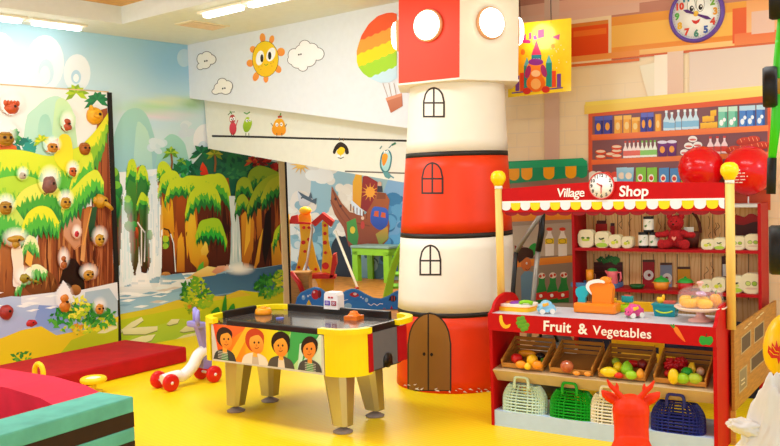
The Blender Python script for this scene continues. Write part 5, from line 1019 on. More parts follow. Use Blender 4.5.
BA.poly([(594.5,290),(594.5,262),(623,262),(623,290)],'#4f1c14'); [BA.line([(594.5,y),(623,y)],.8,'#6a2a1c') for y in (266,271.5,277)]; BA.bush(610,259.5,11,3.2,['#1d5a1f','#2a7a2a','#348a30'],34,3,72)
for x0_,x1_,y0_,y1_,c,yy in ((643,655,261,290,'#a8141c',275),(660.5,672.5,264,290,'#8a94a4',278),(678,690.5,268,290,'#e8a422',284)):
    BA.poly([(x0_,y1_),(x0_,y0_),(x1_,y0_),(x1_,y1_)],c); BA.poly([(x0_,y0_+1),(x0_,y0_-1.4),(x1_,y0_-1.4),(x1_,y0_+1)],'#5a3a24'); BA.ell((x0_+x1_)/2+(1 if c!='#a8141c' else 0),yy,5,5,'#f4f0e6'); BA.ell((x0_+x1_)/2+.6,yy,1.6,1.6,'#8a1a20')
BA.poly([(732.5,240),(732.5,220),(738,223),(746,222),(760,216),(760,240)],'#5a2018','#451810'); BA.poly([(733,222),(735,215),(741,216),(745,217),(749,214),(754,214),(759,217),(760,221),(753,222),(744,225),(737,224)],'#c81c20','#a8161c',sm=2); BA.poly([(722,300),(722,256),(734,256),(734,300)],'#4a1c14'); BA.poly([(723,276),(723,264),(734,264),(734,276)],'#e8e2d6')
BA.build('back_print',bpy.data.objects['back_panel'],.45)
# ------------------------------------------------------------------ things on the shelves
def on(px,py,z,t=None):
    """stand point on a shelf: keep the column px, choose the depth t"""
    if t is None: q=SZ(px,py,z); return q
    q=SP(px,py,t); return Vector((q.x,t,z))
def sthing(name,lab,cat,q,group=None,rz=0.): return thing(name,lab,cat,SH(*q),SRZ+rz,group)
def pxw(w,q): p=SH(*q); return w*(p-CAM).length/F/.99
m_cream=plastic('#e8daae',.4)
def tub(px,w,h,z,lab,grp,kind):
    t=T0+.09; q=on(px,247 if z>1 else 290,z,t); W=pxw(w,q); Hh=pxw(h,q); o=sthing('storage_tub',lab,'tub',q,grp)
    r=min(W,Hh)*.3; X=W/2
    pts=arc(X-r,r,r,r,-90,0,5)+arc(X-r,Hh-r,r,r,0,90,5)+arc(-X+r,Hh-r,r,r,90,180,5)+arc(-X+r,r,r,r,180,270,5)
    b=B(); b.prism(pts,-.04,.04); 
    bmesh.ops.bevel(b.bm,geom=[e for e in b.bm.edges if abs(e.verts[0].co.y-e.verts[1].co.y)<1e-6],offset=.006,segments=2,affect='EDGES'); b.build('body',m_cream,o)
    L=Paint(lambda u,v:Vector((u*W,-.0402,v*Hh)),Vector((0,-1,0)),.00008,.0006)
    g1,g2=('#7a9a24','#b8c83a')
    if kind==1:
        for s in(-1,1): L.ell(s*.17,.52,.1,.09,g1); L.ell(s*.17,.55,.13,.03,'#3a5a1a'); 
        L.ell(0,.42,.26,.06,g2)
    elif kind==2: L.ell(0,.17,.42,.14,'#a8cc3a'); L.ell(.05,.55,.17,.05,'#3a3a24',rot=20); L.ell(-.12,.55,.1,.05,'#4a5a2a',rot=-20); L.ell(.12,.42,.12,.09,'#c8d46a')
    elif kind==3: L.ell(-.12,.4,.18,.14,'#d2d83a'); L.ell(.18,.46,.1,.13,g2); L.ell(.05,.6,.12,.04,'#5a7a2a',rot=25)
    else: L.ell(-.16,.5,.14,.12,'#c0d06a'); L.ell(.16,.5,.14,.12,'#9ab83a'); L.ring(-.16,.5,.12,.1,.02,'#4a5a1a'); L.ring(.16,.5,.12,.1,.02,'#4a5a1a'); L.ell(.0,.26,.3,.05,'#d8b89a')
    L.build('leaf_print',bpy.data.objects[o.children[0].name],.4)
G1='cream tubs on the upper shelf'; G2='cream tubs on the lower shelf'
tub(587.5,15.5,17,1.09,'largest cream tub with two leaf eyes at the left end of upper shelf',G1,1); tub(603.5,13.5,15.5,1.09,'cream tub with green bottom edge second from left on upper shelf',G1,2); tub(616.5,12,12.5,1.09,'third cream tub from the left on upper shelf, mid-sized with yellow leaves',G1,3); tub(628.5,10.5,11,1.09,'smallest cream tub next to the pickle tins on upper shelf',G1,3)
tub(709,12,9.5,1.09,'low cream tub right of the red teddy bear on upper shelf',G1,3); tub(720.5,10.5,11,1.09,'cream tub half hidden behind the right post on upper shelf',G1,2); tub(738.5,14,12.5,1.09,'cream tub just right of the right post on upper shelf',G1,4); tub(754,15,14.5,1.09,'cream tub at the right end of upper shelf against the red side',G1,4)
tub(707,11.5,11,.771,'small cream tub behind the cake dome on lower shelf',G2,3); tub(719.5,12,13.5,.771,'cream tub with yellow leaf just left of the right post on lower shelf',G2,3); tub(736.5,14,16,.771,'cream tub with green swirls right of the right post on lower shelf',G2,2); tub(752.5,17,18.5,.771,'largest cream tub with two leaf wreaths at the right end of lower shelf',G2,4)
def tin(px,z0,lab):
    t=T0+.1; q=on(px,246,1.09,t); W=pxw(9.6,q); Hh=pxw(15,q); q.z=1.09+z0*Hh; o=sthing('pickle_tin',lab,'tin',q,'pickle tins on the upper shelf'); r=W/2
    B().lathe([(0,0),(r*.98,0),(r,.004),(r,Hh-.004),(r*.98,Hh),(0,Hh)],24,cap=False).build('can',plastic('#15120f',.35),o); B().lathe([(r*1.005,Hh*.16),(r*1.005,Hh*.84)],24,cap=False).build('label_band',mat('paper_cream','#f0ead6',.5),o)
    C_=Paint(lambda u,v:Vector((r*1.01*math.sin(u),-r*1.01*math.cos(u),v*Hh)),lambda p:Vector((p.x,p.y,0)).normalized(),.0001,.0006); C_.poly([(-.6,.38),(-.4,.32),(.1,.44),(.6,.66),(.62,.72),(.4,.68),(-.1,.5),(-.5,.46)],'#2f7a2c','#4a9a3a',sm=2); C_.build('cucumber_print',o.children[1],.4)
tin(643.7,0,'pickle tin at the lower left of the three-tin pyramid'); tin(654.6,0,'pickle tin at the lower right of the pyramid beside the teddy'); tin(649,1.0,'pickle tin on top of the three-tin pyramid')
# teddy bear
q=on(676,250,1.09,T0+.075); k=pxw(33,q); tb_=sthing('teddy_bear','dark red teddy bear with a heart badge sitting on the upper shelf','teddy bear',q); m_td=mat('plush_red','#a81418',.9,var=.25,scale=60,bump=.5)
b=B(); b.ball((0,.012,k*.32),(k*.24,k*.2,k*.3)); b.ball((.0,0,k*.74),(k*.235,k*.2,k*.215)); b.ball((0,-k*.17,k*.69),(k*.1,k*.09,k*.08))
for s in(-1,1): b.ball((s*k*.17,0,k*.92),(k*.085,k*.05,k*.085)); b.tube([(s*k*.18,0,k*.46),(s*k*.34,-k*.05,k*.40),(s*k*.47,-k*.08,k*.40)],[k*.1,k*.09,k*.08],10); b.ball((s*k*.48,-k*.08,k*.40),k*.09,n=10); b.tube([(s*k*.12,0,k*.16),(s*k*.26,-k*.16,k*.13),(s*k*.33,-k*.24,k*.13)],[k*.14,k*.13,k*.12],10); b.ball((s*k*.34,-k*.26,k*.145),(k*.115,k*.07,k*.14))
b.build('body',m_td,tb_)
b=B().prism([(k*x,k*z) for x,z in ((0,.24),(.06,.31),(.05,.36),(0,.33),(-.05,.36),(-.06,.31))],-k*.205,-k*.17); b.build('heart_badge',mat('heart_pink','#e8907a',.6),tb_)
b=B(); [b.ball((s*k*.07,-k*.175,k*.79),k*.022,n=8) for s in(-1,1)]; b.ball((0,-k*.255,k*.71),(k*.035,k*.02,k*.025),n=8); b.build('eyes_and_nose',plastic('#1a0d0a',.2),tb_)
# handled basket behind the bear
q=on(688,250,1.09,T0+.19); k=pxw(1,q); bk=sthing('wicker_basket','dark brown handled wicker basket behind the red teddy bear','basket',q); m_wk=mat('wicker_dark','#5f2a18',.7,var=.3,scale=50,bump=.5)
B().lathe([(0,0),(k*9,0),(k*11.5,k*15),(k*11,k*15),(k*8.6,k*1),(0,k*1)],20,cap=False,sy=.6).build('bowl',m_wk,bk); B().tube([(k*11.5*math.cos(R(a)),0,k*14+k*21*math.sin(R(a))) for a in range(0,181,12)],k*1.5,8).build('handle',m_wk,bk); B().box((k*2,-k*4,k*17),(k*9,k*1.5,k*5),bev=.003).build('card',mat('paper_cream','#f0ead6',.5),bk)
# lower shelf
zL=.771
q=on(597,286,zL,T0+.10); w_=pxw(44,q); tt=sthing('blue_tray','shallow blue tray at the left end of the lower shelf','tray',q); b=B(); b.box((0,0,.006),(w_,.17,.012),bev=.004)
for s in(-1,1): b.box((s*w_/2,0,.018),(.010,.17,.036),bev=.003); b.box((0,s*.085,.018),(w_,.010,.036),bev=.003)
b.build('tray_body',plastic('#4f7fae',.4),tt)
q=on(590,284,zL+.0125,T0+.1); k=pxw(1,q); cu=sthing('orange_cup','tall orange cup standing on the blue tray','cup',q); B().lathe([(0,0),(k*3.4,0),(k*3.7,k*14.5),(k*3.2,k*14.5),(k*3,k*1),(0,k*1)],20,cap=False).build('cup_body',plastic('#f2921c',.35),cu); B().tube([(k*3.4,0,k*11),(k*5.4,0,k*10),(k*5.4,0,k*5.5),(k*3.3,0,k*4.5)],k*.6,6).build('handle',plastic('#8a4a2a',.4),cu)
q=on(612.5,284,zL+.0125,T0+.1); k=pxw(1,q); pt=sthing('pink_pitcher','coral pink pitcher with green lid at the right end of blue tray','pitcher',q); m_cp=plastic('#ef6a6e',.35); B().lathe([(0,0),(k*5.2,0),(k*5.4,k*2),(k*4.7,k*10),(k*5.2,k*14),(0,k*14)],20,cap=False).build('jug_body',m_cp,pt); B().tube([(k*5,0,k*12.5),(k*8,0,k*12.8),(k*8.4,0,k*7),(k*7,0,k*4)],k*.95,8).build('handle',m_cp,pt); B().lathe([(k*4.8,k*14),(k*4,k*16),(k*1.5,k*16.8),(0,k*17)],16,cap=False).build('lid',plastic('#2a8a3a',.4),pt); B().prism([(-k*4.6,k*13.9),(-k*7,k*14.2),(-k*4.8,k*10.5)],-k*1.4,k*1.4).build('spout',m_cp,pt); B().ball((-k*.2,-k*5,k*7),(k*1.5,k*.5,k*1.7),n=10).build('badge',plastic('#c9a02c',.4),pt)
q=on(637,287,zL,T0+.07); k=pxw(1,q); o=B().lathe([(0,0),(k*5,0),(k*7.4,k*3.6),(k*6.9,k*3.8),(k*4.8,k*1.2),(0,k*1.2)],24,cap=False).build('green_plate',plastic('#1f5a24',.4),None,SH(*q),SRZ); tag(o,'dark green shallow dish in the middle of the lower shelf','dish')
def pot(px,c,lab):
    q=on(px,288,zL,T0+.08); k=pxw(1,q); t=sthing('toy_pot',lab,'pot',q,'lidded toy pots on the lower shelf'); B().lathe([(0,0),(k*5.6,0),(k*6.7,k*3),(k*7,k*7.6),(0,k*7.6)],24,cap=False).build('pot_body',plastic(c,.35),t)
    [B().box((s*k*7.6,0,k*6.4),(k*2.2,k*2.6,k*1),bev=.002).build('handle',plastic(c,.35),t) for s in(-1,1)]; l=B().lathe([(k*7.2,k*7.6),(k*7.2,k*8.2),(k*5.4,k*10.4),(k*2,k*11.7),(0,k*11.9)],24,cap=False).build('lid',plastic('#2f9a34',.35),t); B().ball((0,0,k*12.2),(k*1.4,k*1.4,k*1.1),n=10).build('knob',plastic('#2f9a34',.35),l)
pot(661.5,'#f0912a','orange toy pot with green lid in front of the red printed carton'); pot(685.5,'#c41c1c','red toy pot with green lid behind the glass cake dome')
# ------------------------------------------------------------------ things on the counter
zC=.764
q=SZ(519,309.5,zC); k=pxw(1,q); a=sthing('activity_board','yellow and white toy activity board with purple pad at the left end of counter','toy',q); b=B()
pl=smooth([(-17,-5),(-9,-7),(0,-6.5),(10,-7),(17,-5),(18,4),(12,8),(0,7.4),(-12,8),(-18,4)],4); b.prism([(x*k,y*k*2.2) for x,y in pl],0,k*3.2,'xy'); b.build('rim',plastic('#f9c01c',.35),a); B().prism([(x*k*.9,y*k*1.9) for x,y in pl],k*3.2,k*6.2,'xy').build('deck',plastic('#f4f0e2',.35),a); B().prism([(x*k*.97,y*k*2.1) for x,y in pl],k*2.4,k*4.2,'xy').build('band',plastic('#f3a21c',.35),a); B().lathe([(0,k*6.2),(k*5.6,k*6.2),(k*5,k*7.4),(0,k*7.8)],20,c=(-k*4,k*2,0),cap=False,sy=1.6).build('purple_pad',plastic('#8a3ab0',.35),a); B().ball((-k*11,0,k*6.8),(k*2.4,k*4,k*1)).build('orange_key',plastic('#f0862a',.35),a)
B().tube([(k*4,-k*6,k*7.4),(k*8,-k*6.6,k*9),(k*13,-k*6.4,k*9),(k*17,-k*5.6,k*7.6)],[k*1.9,k*1.7,k*1.7,k*2.1],10).build('handset',plastic('#8ad01c',.35),a)
def toycar(px,py,sc,body,roof,lab,rz):
    q=SZ(px,py,zC); k=pxw(1,q)*sc; t=sthing('toy_car',lab,'toy car',q,None,rz); L_=9
    prof=smooth([(-8,2.4),(-8.6,5.5),(-5.8,7.4),(-4.4,11.6),(0,13),(4,11.8),(6.2,8),(8.8,6.4),(9,3.4),(7,2.2),(0,2)],4)
    b=B(); b.prism([(x*k,z*k) for x,z in prof],-4.8*k,4.8*k); bmesh.ops.bevel(b.bm,geom=[e for e in b.bm.edges if abs(e.verts[0].co.y-e.verts[1].co.y)<1e-6],offset=1.6*k,segments=3,affect='EDGES'); [setattr(f,'smooth',True) for f in b.bm.faces]; b.build('body',plastic(body,.35),t)
    B().box((1.6*k,0,9.4*k),(6.6*k,10.2*k,3.4*k),rot=Matrix.Rotation(.3,3,'Y'),bev=k).build('windscreen',plastic(roof,.3),t)
    for x in(-5,5):
        for s in(-1,1): b=B().cyl((x*k,s*3.4*k,2.6*k),(x*k,s*5.6*k,2.6*k),2.6*k,n=16); b.build('wheel',plastic('#f2ece0',.4),t)
    b=B(); [b.ball((8.6*k,s*2.2*k,6.*k),(.7*k,.9*k,1*k),n=8) for s in(-1,1)]; b.build('eyes',plastic('#2a2430',.3),t)
toycar(546.5,313.5,.98,'#8ecbe8','#f2b53a','light blue smiling toy car with amber window on the counter',math.radians(215)); toycar(634.5,317.5,.98,'#ea4f8e','#f6c62a','pink smiling toy car with yellow window on the counter',math.radians(235))
q=SZ(595,313.5,zC); k=pxw(1,q); rg=sthing('toy_scale','orange toy kitchen scale machine with white-rimmed drum in mid counter','toy appliance',q); m_or=plastic('#f6861a',.3)
b=B().box((0,k*6,k*5),(k*42,k*18,k*9.6),bev=k*2.4); b.build('base',m_or,rg)
b=B().prism([(k*x,k*z) for x,z in smooth([(-2,9),(-3,18),(-7,24),(-4,30),(6,31),(14,29),(17,24),(16,14),(14,9)],4)],k*1,k*9); b.build('drum_housing',m_or,rg); b=B().prism([(k*x,k*z) for x,z in smooth([(-3,18),(-8.5,24.5),(-6,30.6),(2,32.4),(9,32),(10,29.6),(4,29.8),(-3.5,28),(-5.5,24.5)],3)],-k*.4,k*8).build('white_rim',plastic('#fbf3ec',.35),rg); B().ball((k*9.5,k*4,k*31),(k*6,k*4.2,k*4.6)).build('top_knob',m_or,rg)
m_tq=plastic('#23b0c0',.35); B().prism([(k*x,k*z) for x,z in smooth([(-17.5,9.6),(-17.6,14),(-19.6,17),(-19.8,22),(-16,25),(-10,25),(-7.6,22),(-8,17.5),(-10.4,14),(-10.8,9.6)],4)],k*2,k*7).build('teal_paddle',m_tq,rg)
q=SZ(625,312.5,zC); k=pxw(1,q); lm=sthing('toy_till','lime toy with a teal box head beside the orange scale','toy',q); B().box((0,k*3,k*3.6),(k*15,k*10,k*7),bev=k*2.4).build('base',plastic('#b5dc1c',.35),lm); B().cyl((k*1,k*3,k*7),(k*1,k*3,k*9.6),k*2,n=12).build('neck',plastic('#b5dc1c',.35),lm); B().box((k*1.6,k*3,k*12.6),(k*10.5,k*6,k*6.2),bev=k*1.2).build('head',plastic('#149a9c',.35),lm); B().box((k*2,k*3,k*16),(k*6,k*4,k*1),bev=k*.3).build('red_top',plastic('#d85a4a',.4),lm)
q=SZ(664,317,zC); k=pxw(1,q); bk=sthing('toy_basket','teal rectangular toy basket with a lime handle on the counter','basket',q); b=B()
pr_=[]
for sx_,sz_ in ((9.2,0),(11,11.5)): pr_.append([b.bm.verts.new((x*k*sx_,k*7+y*k*sx_*.62,sz_*k)) for x,y in ((-1,-1),(1,-1),(1,1),(-1,1))])
for j in range(4): b.bm.faces.new((pr_[0][j],pr_[0][(j+1)%4],pr_[1][(j+1)%4],pr_[1][j]))
b.bm.faces.new(pr_[0][::-1]); b.box((0,k*7,k*11.4),(k*23.4,k*14.8,k*1.4)); b.build('tub',plastic('#12909c',.35),bk)
B().tube([(k*11.4*math.cos(R(a)),k*7-k*8.*math.sin(R(a))*.98,k*10.6-k*6.6*math.sin(R(a))) for a in range(0,181,15)],k*.75,8).build('handle',plastic('#c4dc2a',.35),bk)
b=B(); b.box((k*3.6,k*7,k*13),(k*10,k*8,k*3),bev=k*.6); b.build('red_block',plastic('#c8574a',.4),bk); b=B().ball((-k*5,k*8,k*14.4),(k*3.6,k*3,k*3.2)); b.ball((-k*2.6,k*8,k*17.2),(k*1.6,k*1.6,k*3)); b.ball((-k*7.4,k*8,k*15.5),(k*1.6,k*1.4,k*2.4)); b.build('yellow_figure',plastic('#f4b81c',.4),bk)
# cake stand
q=SZ(699.5,321.5,zC); k=pxw(1,q); cs=sthing('cake_stand','pale pink cake stand under a clear dome at the right end of counter','cake stand',q); m_pk=plastic('#f4b8ac',.3); cy=k*4
B().lathe([(0,0),(k*11.4,0),(k*11,k*1.4),(k*5.4,k*3.6),(k*3.6,k*6),(k*3.9,k*9.5),(k*6,k*10.6),(0,k*10.6)],32,c=(0,cy,0),cap=False).build('pedestal',m_pk,cs); B().lathe([(0,k*10.6),(k*20,k*10.8),(k*23.4,k*13.2),(k*23.4,k*14.2),(k*20,k*12),(0,k*12)],40,c=(0,cy,0),cap=False).build('plate',mat('plate_cream','#f8dcc8',.3),cs)
m_gl=mat('dome_clear','#ffffff',.05,var=0,spec=.4,alpha=.06); b=B().lathe([(k*20.4,k*13),(k*20.6,k*22),(k*19.4,k*27),(k*15,k*30.6),(k*8,k*32.4),(0,k*32.9)],40,c=(0,cy,0),cap=False); dm=b.build('dome',m_gl,cs); md=dm.modifiers.new('thickness','SOLIDIFY'); md.thickness=.0022
B().lathe([(k*2,k*32.8),(k*1.6,k*34),(k*3.4,k*35.4),(k*2.6,k*36.8),(0,k*37)],16,c=(0,cy,0),cap=False).build('knob',m_pk,dm)
def fruit(name,lab,cat,pos,r,c,grp,stem=None,rot=0,kind='round',c2=None):
    o=thing(name,lab,cat,pos,SRZ+rot,grp); m=mat('fruit_'+c.strip('#'),c,.32,var=.1,scale=25,col2=c2)
    if kind=='berry':
        b=B(); rd=random.Random(int(pos.x*1000)); b.ball((0,0,0),[x*.8 for x in r],n=12)
        for i in range(34): 
            u=rd.uniform(-1,1); t=rd.uniform(0,6.28); w_=math.sqrt(1-u*u); b.ball((r[0]*.8*w_*math.cos(t),r[1]*.8*w_*math.sin(t),r[2]*.8*u),min(r)*.28,n=8)
        b.build('berry',m,o)
    elif kind=='banana':
        b=B()
        for i in (-1,0,1): b.tube([(r[0]*(-.2+.35*i),0,-r[2]),(r[0]*(.0+.42*i),-r[1]*.4,-r[2]*.1),(r[0]*(.05+.2*i),0,r[2]*.9)],[r[1]*.2,r[1]*.42,r[1]*.15],8)
        b.build('bunch',m,o)
    else:
        f=None
        if kind=='pear': f=lambda v: Vector((v.x*(1-.28*max(0,v.z)),v.y*(1-.28*max(0,v.z)),v.z*(1.15 if v.z>0 else .95)))
        if kind=='pepper': f=lambda v: Vector((v.x*(1+.1*math.cos(4*math.atan2(v.y,v.x))),v.y*(1+.1*math.cos(4*math.atan2(v.y,v.x))),v.z*(1-.18*math.exp(-8*(v.x**2+v.y**2)))))
        if kind=='lemon': f=lambda v: Vector((v.x*(1.+.22*abs(v.x)**4),v.y,v.z))
        B().ball((0,0,0),r,f=f,n=18).build('skin',m,o)
    if stem: B().tube([(0,0,r[2]*.85),(r[0]*.1,0,r[2]*1.1),(r[0]*.2,0,r[2]*1.3)],[min(r)*.12,min(r)*.1,min(r)*.12],6).build('stem',plastic(stem,.5),o)
    return o
zp=zC+k*12
for i,(dx,dy,dz,rx,ry,rz_,rot,lab) in enumerate(((-13,0,6,6,5,6.2,0,'yellow toy pepper at the left under the clear cake dome'),(-6.5,-7,5.3,8.4,6,5.2,.3,'yellow toy pepper lying front left under the clear cake dome'),(5.5,-8,5.3,8,6,5.2,-.3,'yellow toy pepper lying front middle under the clear cake dome'),(13.5,0,7.4,5,5.4,7.4,.4,'golden toy pepper leaning at the right under the clear cake dome'),(0,6.5,5.4,7,5.6,5.4,0,'yellow toy pepper at the back under the clear cake dome'))):
    fruit('toy_pepper',lab,'toy vegetable',SH(q.x+dx*k,q.y+cy+dy*k,zp+(dz)*k),(rx*k,ry*k,rz_*k),'#f8b400' if i!=3 else '#f29a00','peppers under the cake dome','#5a8a2a' if i in(1,3) else None,rot,'pepper')
o=B().ball((0,0,0),(5*k,4*k,2.6*k),f=lambda v:Vector((v.x,v.y,v.z+.15*math.sin(6*v.x)))).build('toy_pastry',plastic('#c89ac0',.4),None,SH(q.x+1*k,q.y+cy-1*k,zp+13.2*k),SRZ); tag(o,'small lilac toy pastry on top of the peppers under the dome','toy food')
# ------------------------------------------------------------------ crates of fruit on the sloping shelf
SLO=math.atan2(.057,.40); TIL=.30
m_cr=wood('#b5772f'); m_cr2=wood('#c98a3c')
def shz(t): return .383+.057*max(0,t)/.40
CR={}
def crate(i,s0,s1,lab):
    sc=(s0+s1)/2; W=s1-s0; t0=.045; z0=shz(t0)+.002
    o=thing('fruit_crate',lab,'crate',SH(sc,t0,z0),SRZ,'wooden crates on the sloping shelf'); D_=.25; ca,sa=math.cos(TIL),math.sin(TIL)
    def L3(u,d,h): return Vector((u,d*ca-h*sa,d*sa+h*ca))
    def bar(p,q_,w,h,name,m):
        p,q_=L3(*p),L3(*q_); dd=(q_-p); c=(p+q_)/2; x=dd.normalized(); y=L3(0,0,1)-L3(0,0,0); y=(y-x*y.dot(x)).normalized(); z=x.cross(y); mt=Matrix((x,z,y)).transposed()
        return B().box(c,(dd.length,w,h),rot=mt,bev=.002).build(name,m,o)
    X=W/2-.012
    bar((-X,.125,.008),(X,.125,.008),D_,.010,'bottom',mat('crate_floor','#9a6a34',.6,var=.1))
    bar((-X,0,.022),(X,0,.022),.012,.030,'front_slat',m_cr2)
    for h in (.03,.065,.10): bar((-X,D_,h),(X,D_,h),.010,.024,'rear_slat',m_cr)
    for s in(-1,1):
        bar((s*X,0,.020),(s*X,D_,.030),.010,.026,'side_slat',m_cr); bar((s*X,0,.045),(s*X,D_,.10),.010,.022,'side_slat',m_cr2); bar((s*X,0,.030),(s*X,D_,.064),.010,.02,'side_slat',m_cr)
        bar((s*X,-.004,0),(s*X,-.004,.058),.022,.022,'corner_post',m_cr2); bar((s*X,D_,0),(s*X,D_,.118),.018,.018,'corner_post',m_cr)
    B().box((0,.20,.035-.0),(W*.8,.03,.066)).build('support_block',m_cr,o)
    CR[i]=(sc,t0,z0,ca,sa); return o
crate(0,.06,.375,'slatted wooden crate of mixed fruit at the left end of the sloping shelf'); crate(1,.405,.715,'nearly empty slatted wooden crate second from left'); crate(2,.735,1.05,'slatted wooden crate with lemons and green fruit third from left'); crate(3,1.085,1.41,'slatted wooden crate with red berries and limes at the right end')
def cf(i,px,py,rx,ry,name,lab,c,kind='round',stem=None,rot=0,hz=None,c2=None):
    sc,t0,z0,ca,sa=CR[i]
    # walk along the view ray until it meets a layer just above the crate floor
    r=ray(px,py); n=AS*0+BS*(-sa)+Vector((0,0,ca)); k0=.006*0
    pp_=SH(sc,t0,z0)+n*(.018)
    kk=1.0; p=CAM+r*((pp_-CAM).dot(n)/r.dot(n)); k=(p-CAM).length/F; rx*=1.12; ry*=1.12; R_=(rx*k,min(rx,ry)*k,ry*k)
    p=CAM+r*((pp_+n*R_[2]*.9-CAM).dot(n)/r.dot(n))
    return fruit(name,lab,'toy fruit' if name not in('toy_tomato','toy_carrot','toy_corn','toy_onion','toy_aubergine','toy_pepper') else 'toy vegetable',p,R_,c,'toy fruit in the crates',stem,rot,kind,c2)
cf(0,516.8,358.5,5,4.8,'toy_tomato','red toy tomato at the left of the left-hand crate','#cc1c1c','pepper'); cf(0,527,353.5,8,3.2,'toy_carrot','long orange toy carrot at the back of the left-hand crate','#f09a1c',rot=.1); cf(0,532.3,360.5,5,5.6,'toy_lemon','large yellow toy lemon in the middle of the left-hand crate','#f6be1c'); cf(0,540.5,356.8,4.2,4,'toy_aubergine','nearly black toy aubergine at the right of the left-hand crate','#1c1418'); cf(0,521,364.5,5,3.4,'toy_orange','orange toy fruit at the front left of the left-hand crate','#f39a22'); cf(0,537.5,365,5,3.8,'toy_orange','orange toy fruit at the front right of the left-hand crate','#f0921c'); cf(0,527.6,366.5,3,3,'toy_pear','small yellow toy pear at the front of the left-hand crate','#f9d22a','pear'); cf(0,543.2,360.5,2.4,2.4,'toy_lime','small green toy lime by the right slats of the left-hand crate','#5ab04a')
cf(1,567,366.5,5.8,5.4,'toy_onion','red-brown toy onion alone in the nearly empty crate','#a8402a',c2='#d8804a'); cf(1,576.5,373.2,3.4,2,'toy_orange','orange toy slice lying in the middle of the nearly empty crate','#ee9a3a'); cf(1,587.5,374,3.2,2,'toy_orange','orange toy slice at the right of the nearly empty crate','#ee9a3a')
o=bpy.data.objects['toy_onion']; B().ball((.008,-.022,.02),(.014,.01,.012),n=10).build('white_highlight',plastic('#f8f2ee',.4),o)  # glossy highlight on the onion, modelled as a small white blob
cf(2,609,372,6.6,4.4,'toy_lemon','yellow toy lemon at the front left of the third crate','#f2d21c','lemon'); cf(2,618.2,367.5,4.2,5,'toy_lemon','upright yellow toy lemon behind the front lemon in the third crate','#f4d81c'); cf(2,616,362,3.6,3.6,'toy_lime','olive green toy lime at the back of the third crate','#9ab02a'); cf(2,627,369,5.2,6,'toy_pear','green toy pear in the middle of the third crate','#8acc22','pear','#5a7a2a'); cf(2,631.2,375,5,3.8,'toy_apple','lime green toy apple at the front of the third crate','#a4d82a'); cf(2,632.5,363.5,7,3,'toy_pepper','long red toy pepper at the back of the third crate','#cc1a1a'); cf(2,642.5,365,4.4,5,'toy_plum','dark maroon toy plum at the right of the third crate','#7a1a1c'); cf(2,640.3,374,3.6,4.2,'toy_orange','orange toy wedge at the front right of the third crate','#f0a22c','pear'); cf(2,618.5,375.3,4.2,2.6,'toy_tomato','red toy tomato between the lemons in the third crate','#e0321c')
cf(3,670.5,364.5,6,5.6,'toy_berry','left red toy berry cluster at the back of the right-hand crate','#c4141c','berry'); cf(3,681,364,6.4,6.2,'toy_berry','right red toy berry cluster at the back of the right-hand crate','#b8121c','berry'); cf(3,668.5,373.5,3.6,3.4,'toy_tomato','red toy tomato behind the corn in the right-hand crate','#b8161c'); cf(3,673.5,376.5,4.4,6.6,'toy_corn','yellow toy corn cob at the front left of the right-hand crate','#f2cc1c',rot=.0); cf(3,692,368.5,4.4,5.6,'toy_banana','small bunch of yellow toy bananas at the back of the right-hand crate','#f0c42a','banana'); cf(3,687,372.5,4.8,4.6,'toy_lime','bright green toy lime in the middle of the right-hand crate','#2fb43a'); cf(3,682.8,378.5,5.4,4.6,'toy_apple','lime green toy apple at the front of the right-hand crate','#9ccc22'); cf(3,695,378.5,6,4.6,'toy_mango','yellow-green toy mango at the front right of the right-hand crate','#b0c832'); cf(3,700.5,371.5,3.4,3.6,'toy_orange','mottled orange toy fruit at the right of the right-hand crate','#e88a4a',c2='#f6d8b8')
# ------------------------------------------------------------------ woven plastic handbags on the base
def bag(px,py,w,h,hh,c,lab,rz=0.):
    q=SZ(px,py,.105); q.y=.078; k=pxw(1,q); o=sthing('jelly_basket',lab,'basket',q,'woven plastic baskets on the stall base',rz); W,H_,Dp=w*k/2,h*k,.062
    bm=bmesh.new(); nu,nv=30,9; rows=[]
    for j in range(nv+1):
        v=j/nv; z=H_*v; s=(1-max(0,v-.45)**2*1.0); d=Dp*(1-.55*v**1.6); e=.55; row=[]
        for i in range(nu):
            t=6.28318*i/nu; cx_,sy_=math.cos(t),math.sin(t); row.append(bm.verts.new((W*s*math.copysign(abs(cx_)**e,cx_),d*math.copysign(abs(sy_)**e,sy_),z)))
        rows.append(row)
    for a_,b_ in zip(rows,rows[1:]):
        for i in range(nu): bm.faces.new((a_[i],a_[(i+1)%nu],b_[(i+1)%nu],b_[i]))
    me=bpy.data.meshes.new('woven_body'); bm.to_mesh(me); bm.free(); m=plastic(c,.4); me.materials.append(m); wb=bpy.data.objects.new('woven_body',me); COL.objects.link(wb); wb.parent=o
    md=wb.modifiers.new('weave','WIREFRAME'); md.thickness=.0165; md.use_even_offset=False
    b=B(); b.prism([(W*math.copysign(abs(math.cos(t))**.55,math.cos(t)),Dp*math.copysign(abs(math.sin(t))**.55,math.sin(t))) for t in [6.28318*i/nu for i in range(nu)]],.0,.005,'xy'); b.build('base_plate',m,o)
    b=B(); top=[(W*.42*math.copysign(abs(math.cos(t))**.55,math.cos(t)),Dp*.46*math.copysign(abs(math.sin(t))**.55,math.sin(t)),H_) for t in [6.28318*i/nu for i in range(nu)]]; b.tube(top,.006,8,closed=True); b.build('rim',m,o)
    hw_=W*.34; hz=hh*k; b=B(); b.tube(smooth([(-hw_,-Dp*.85,H_*.92),(-hw_*.98,-Dp*.85,H_+hz*.55),(-hw_*.75,-Dp*.85,H_+hz*.95),(0,-Dp*.85,H_+hz),(hw_*.75,-Dp*.85,H_+hz*.95),(hw_*.98,-Dp*.85,H_+hz*.55),(hw_,-Dp*.85,H_*.92)],4,False),.010,8); b.build('handle',m,o)
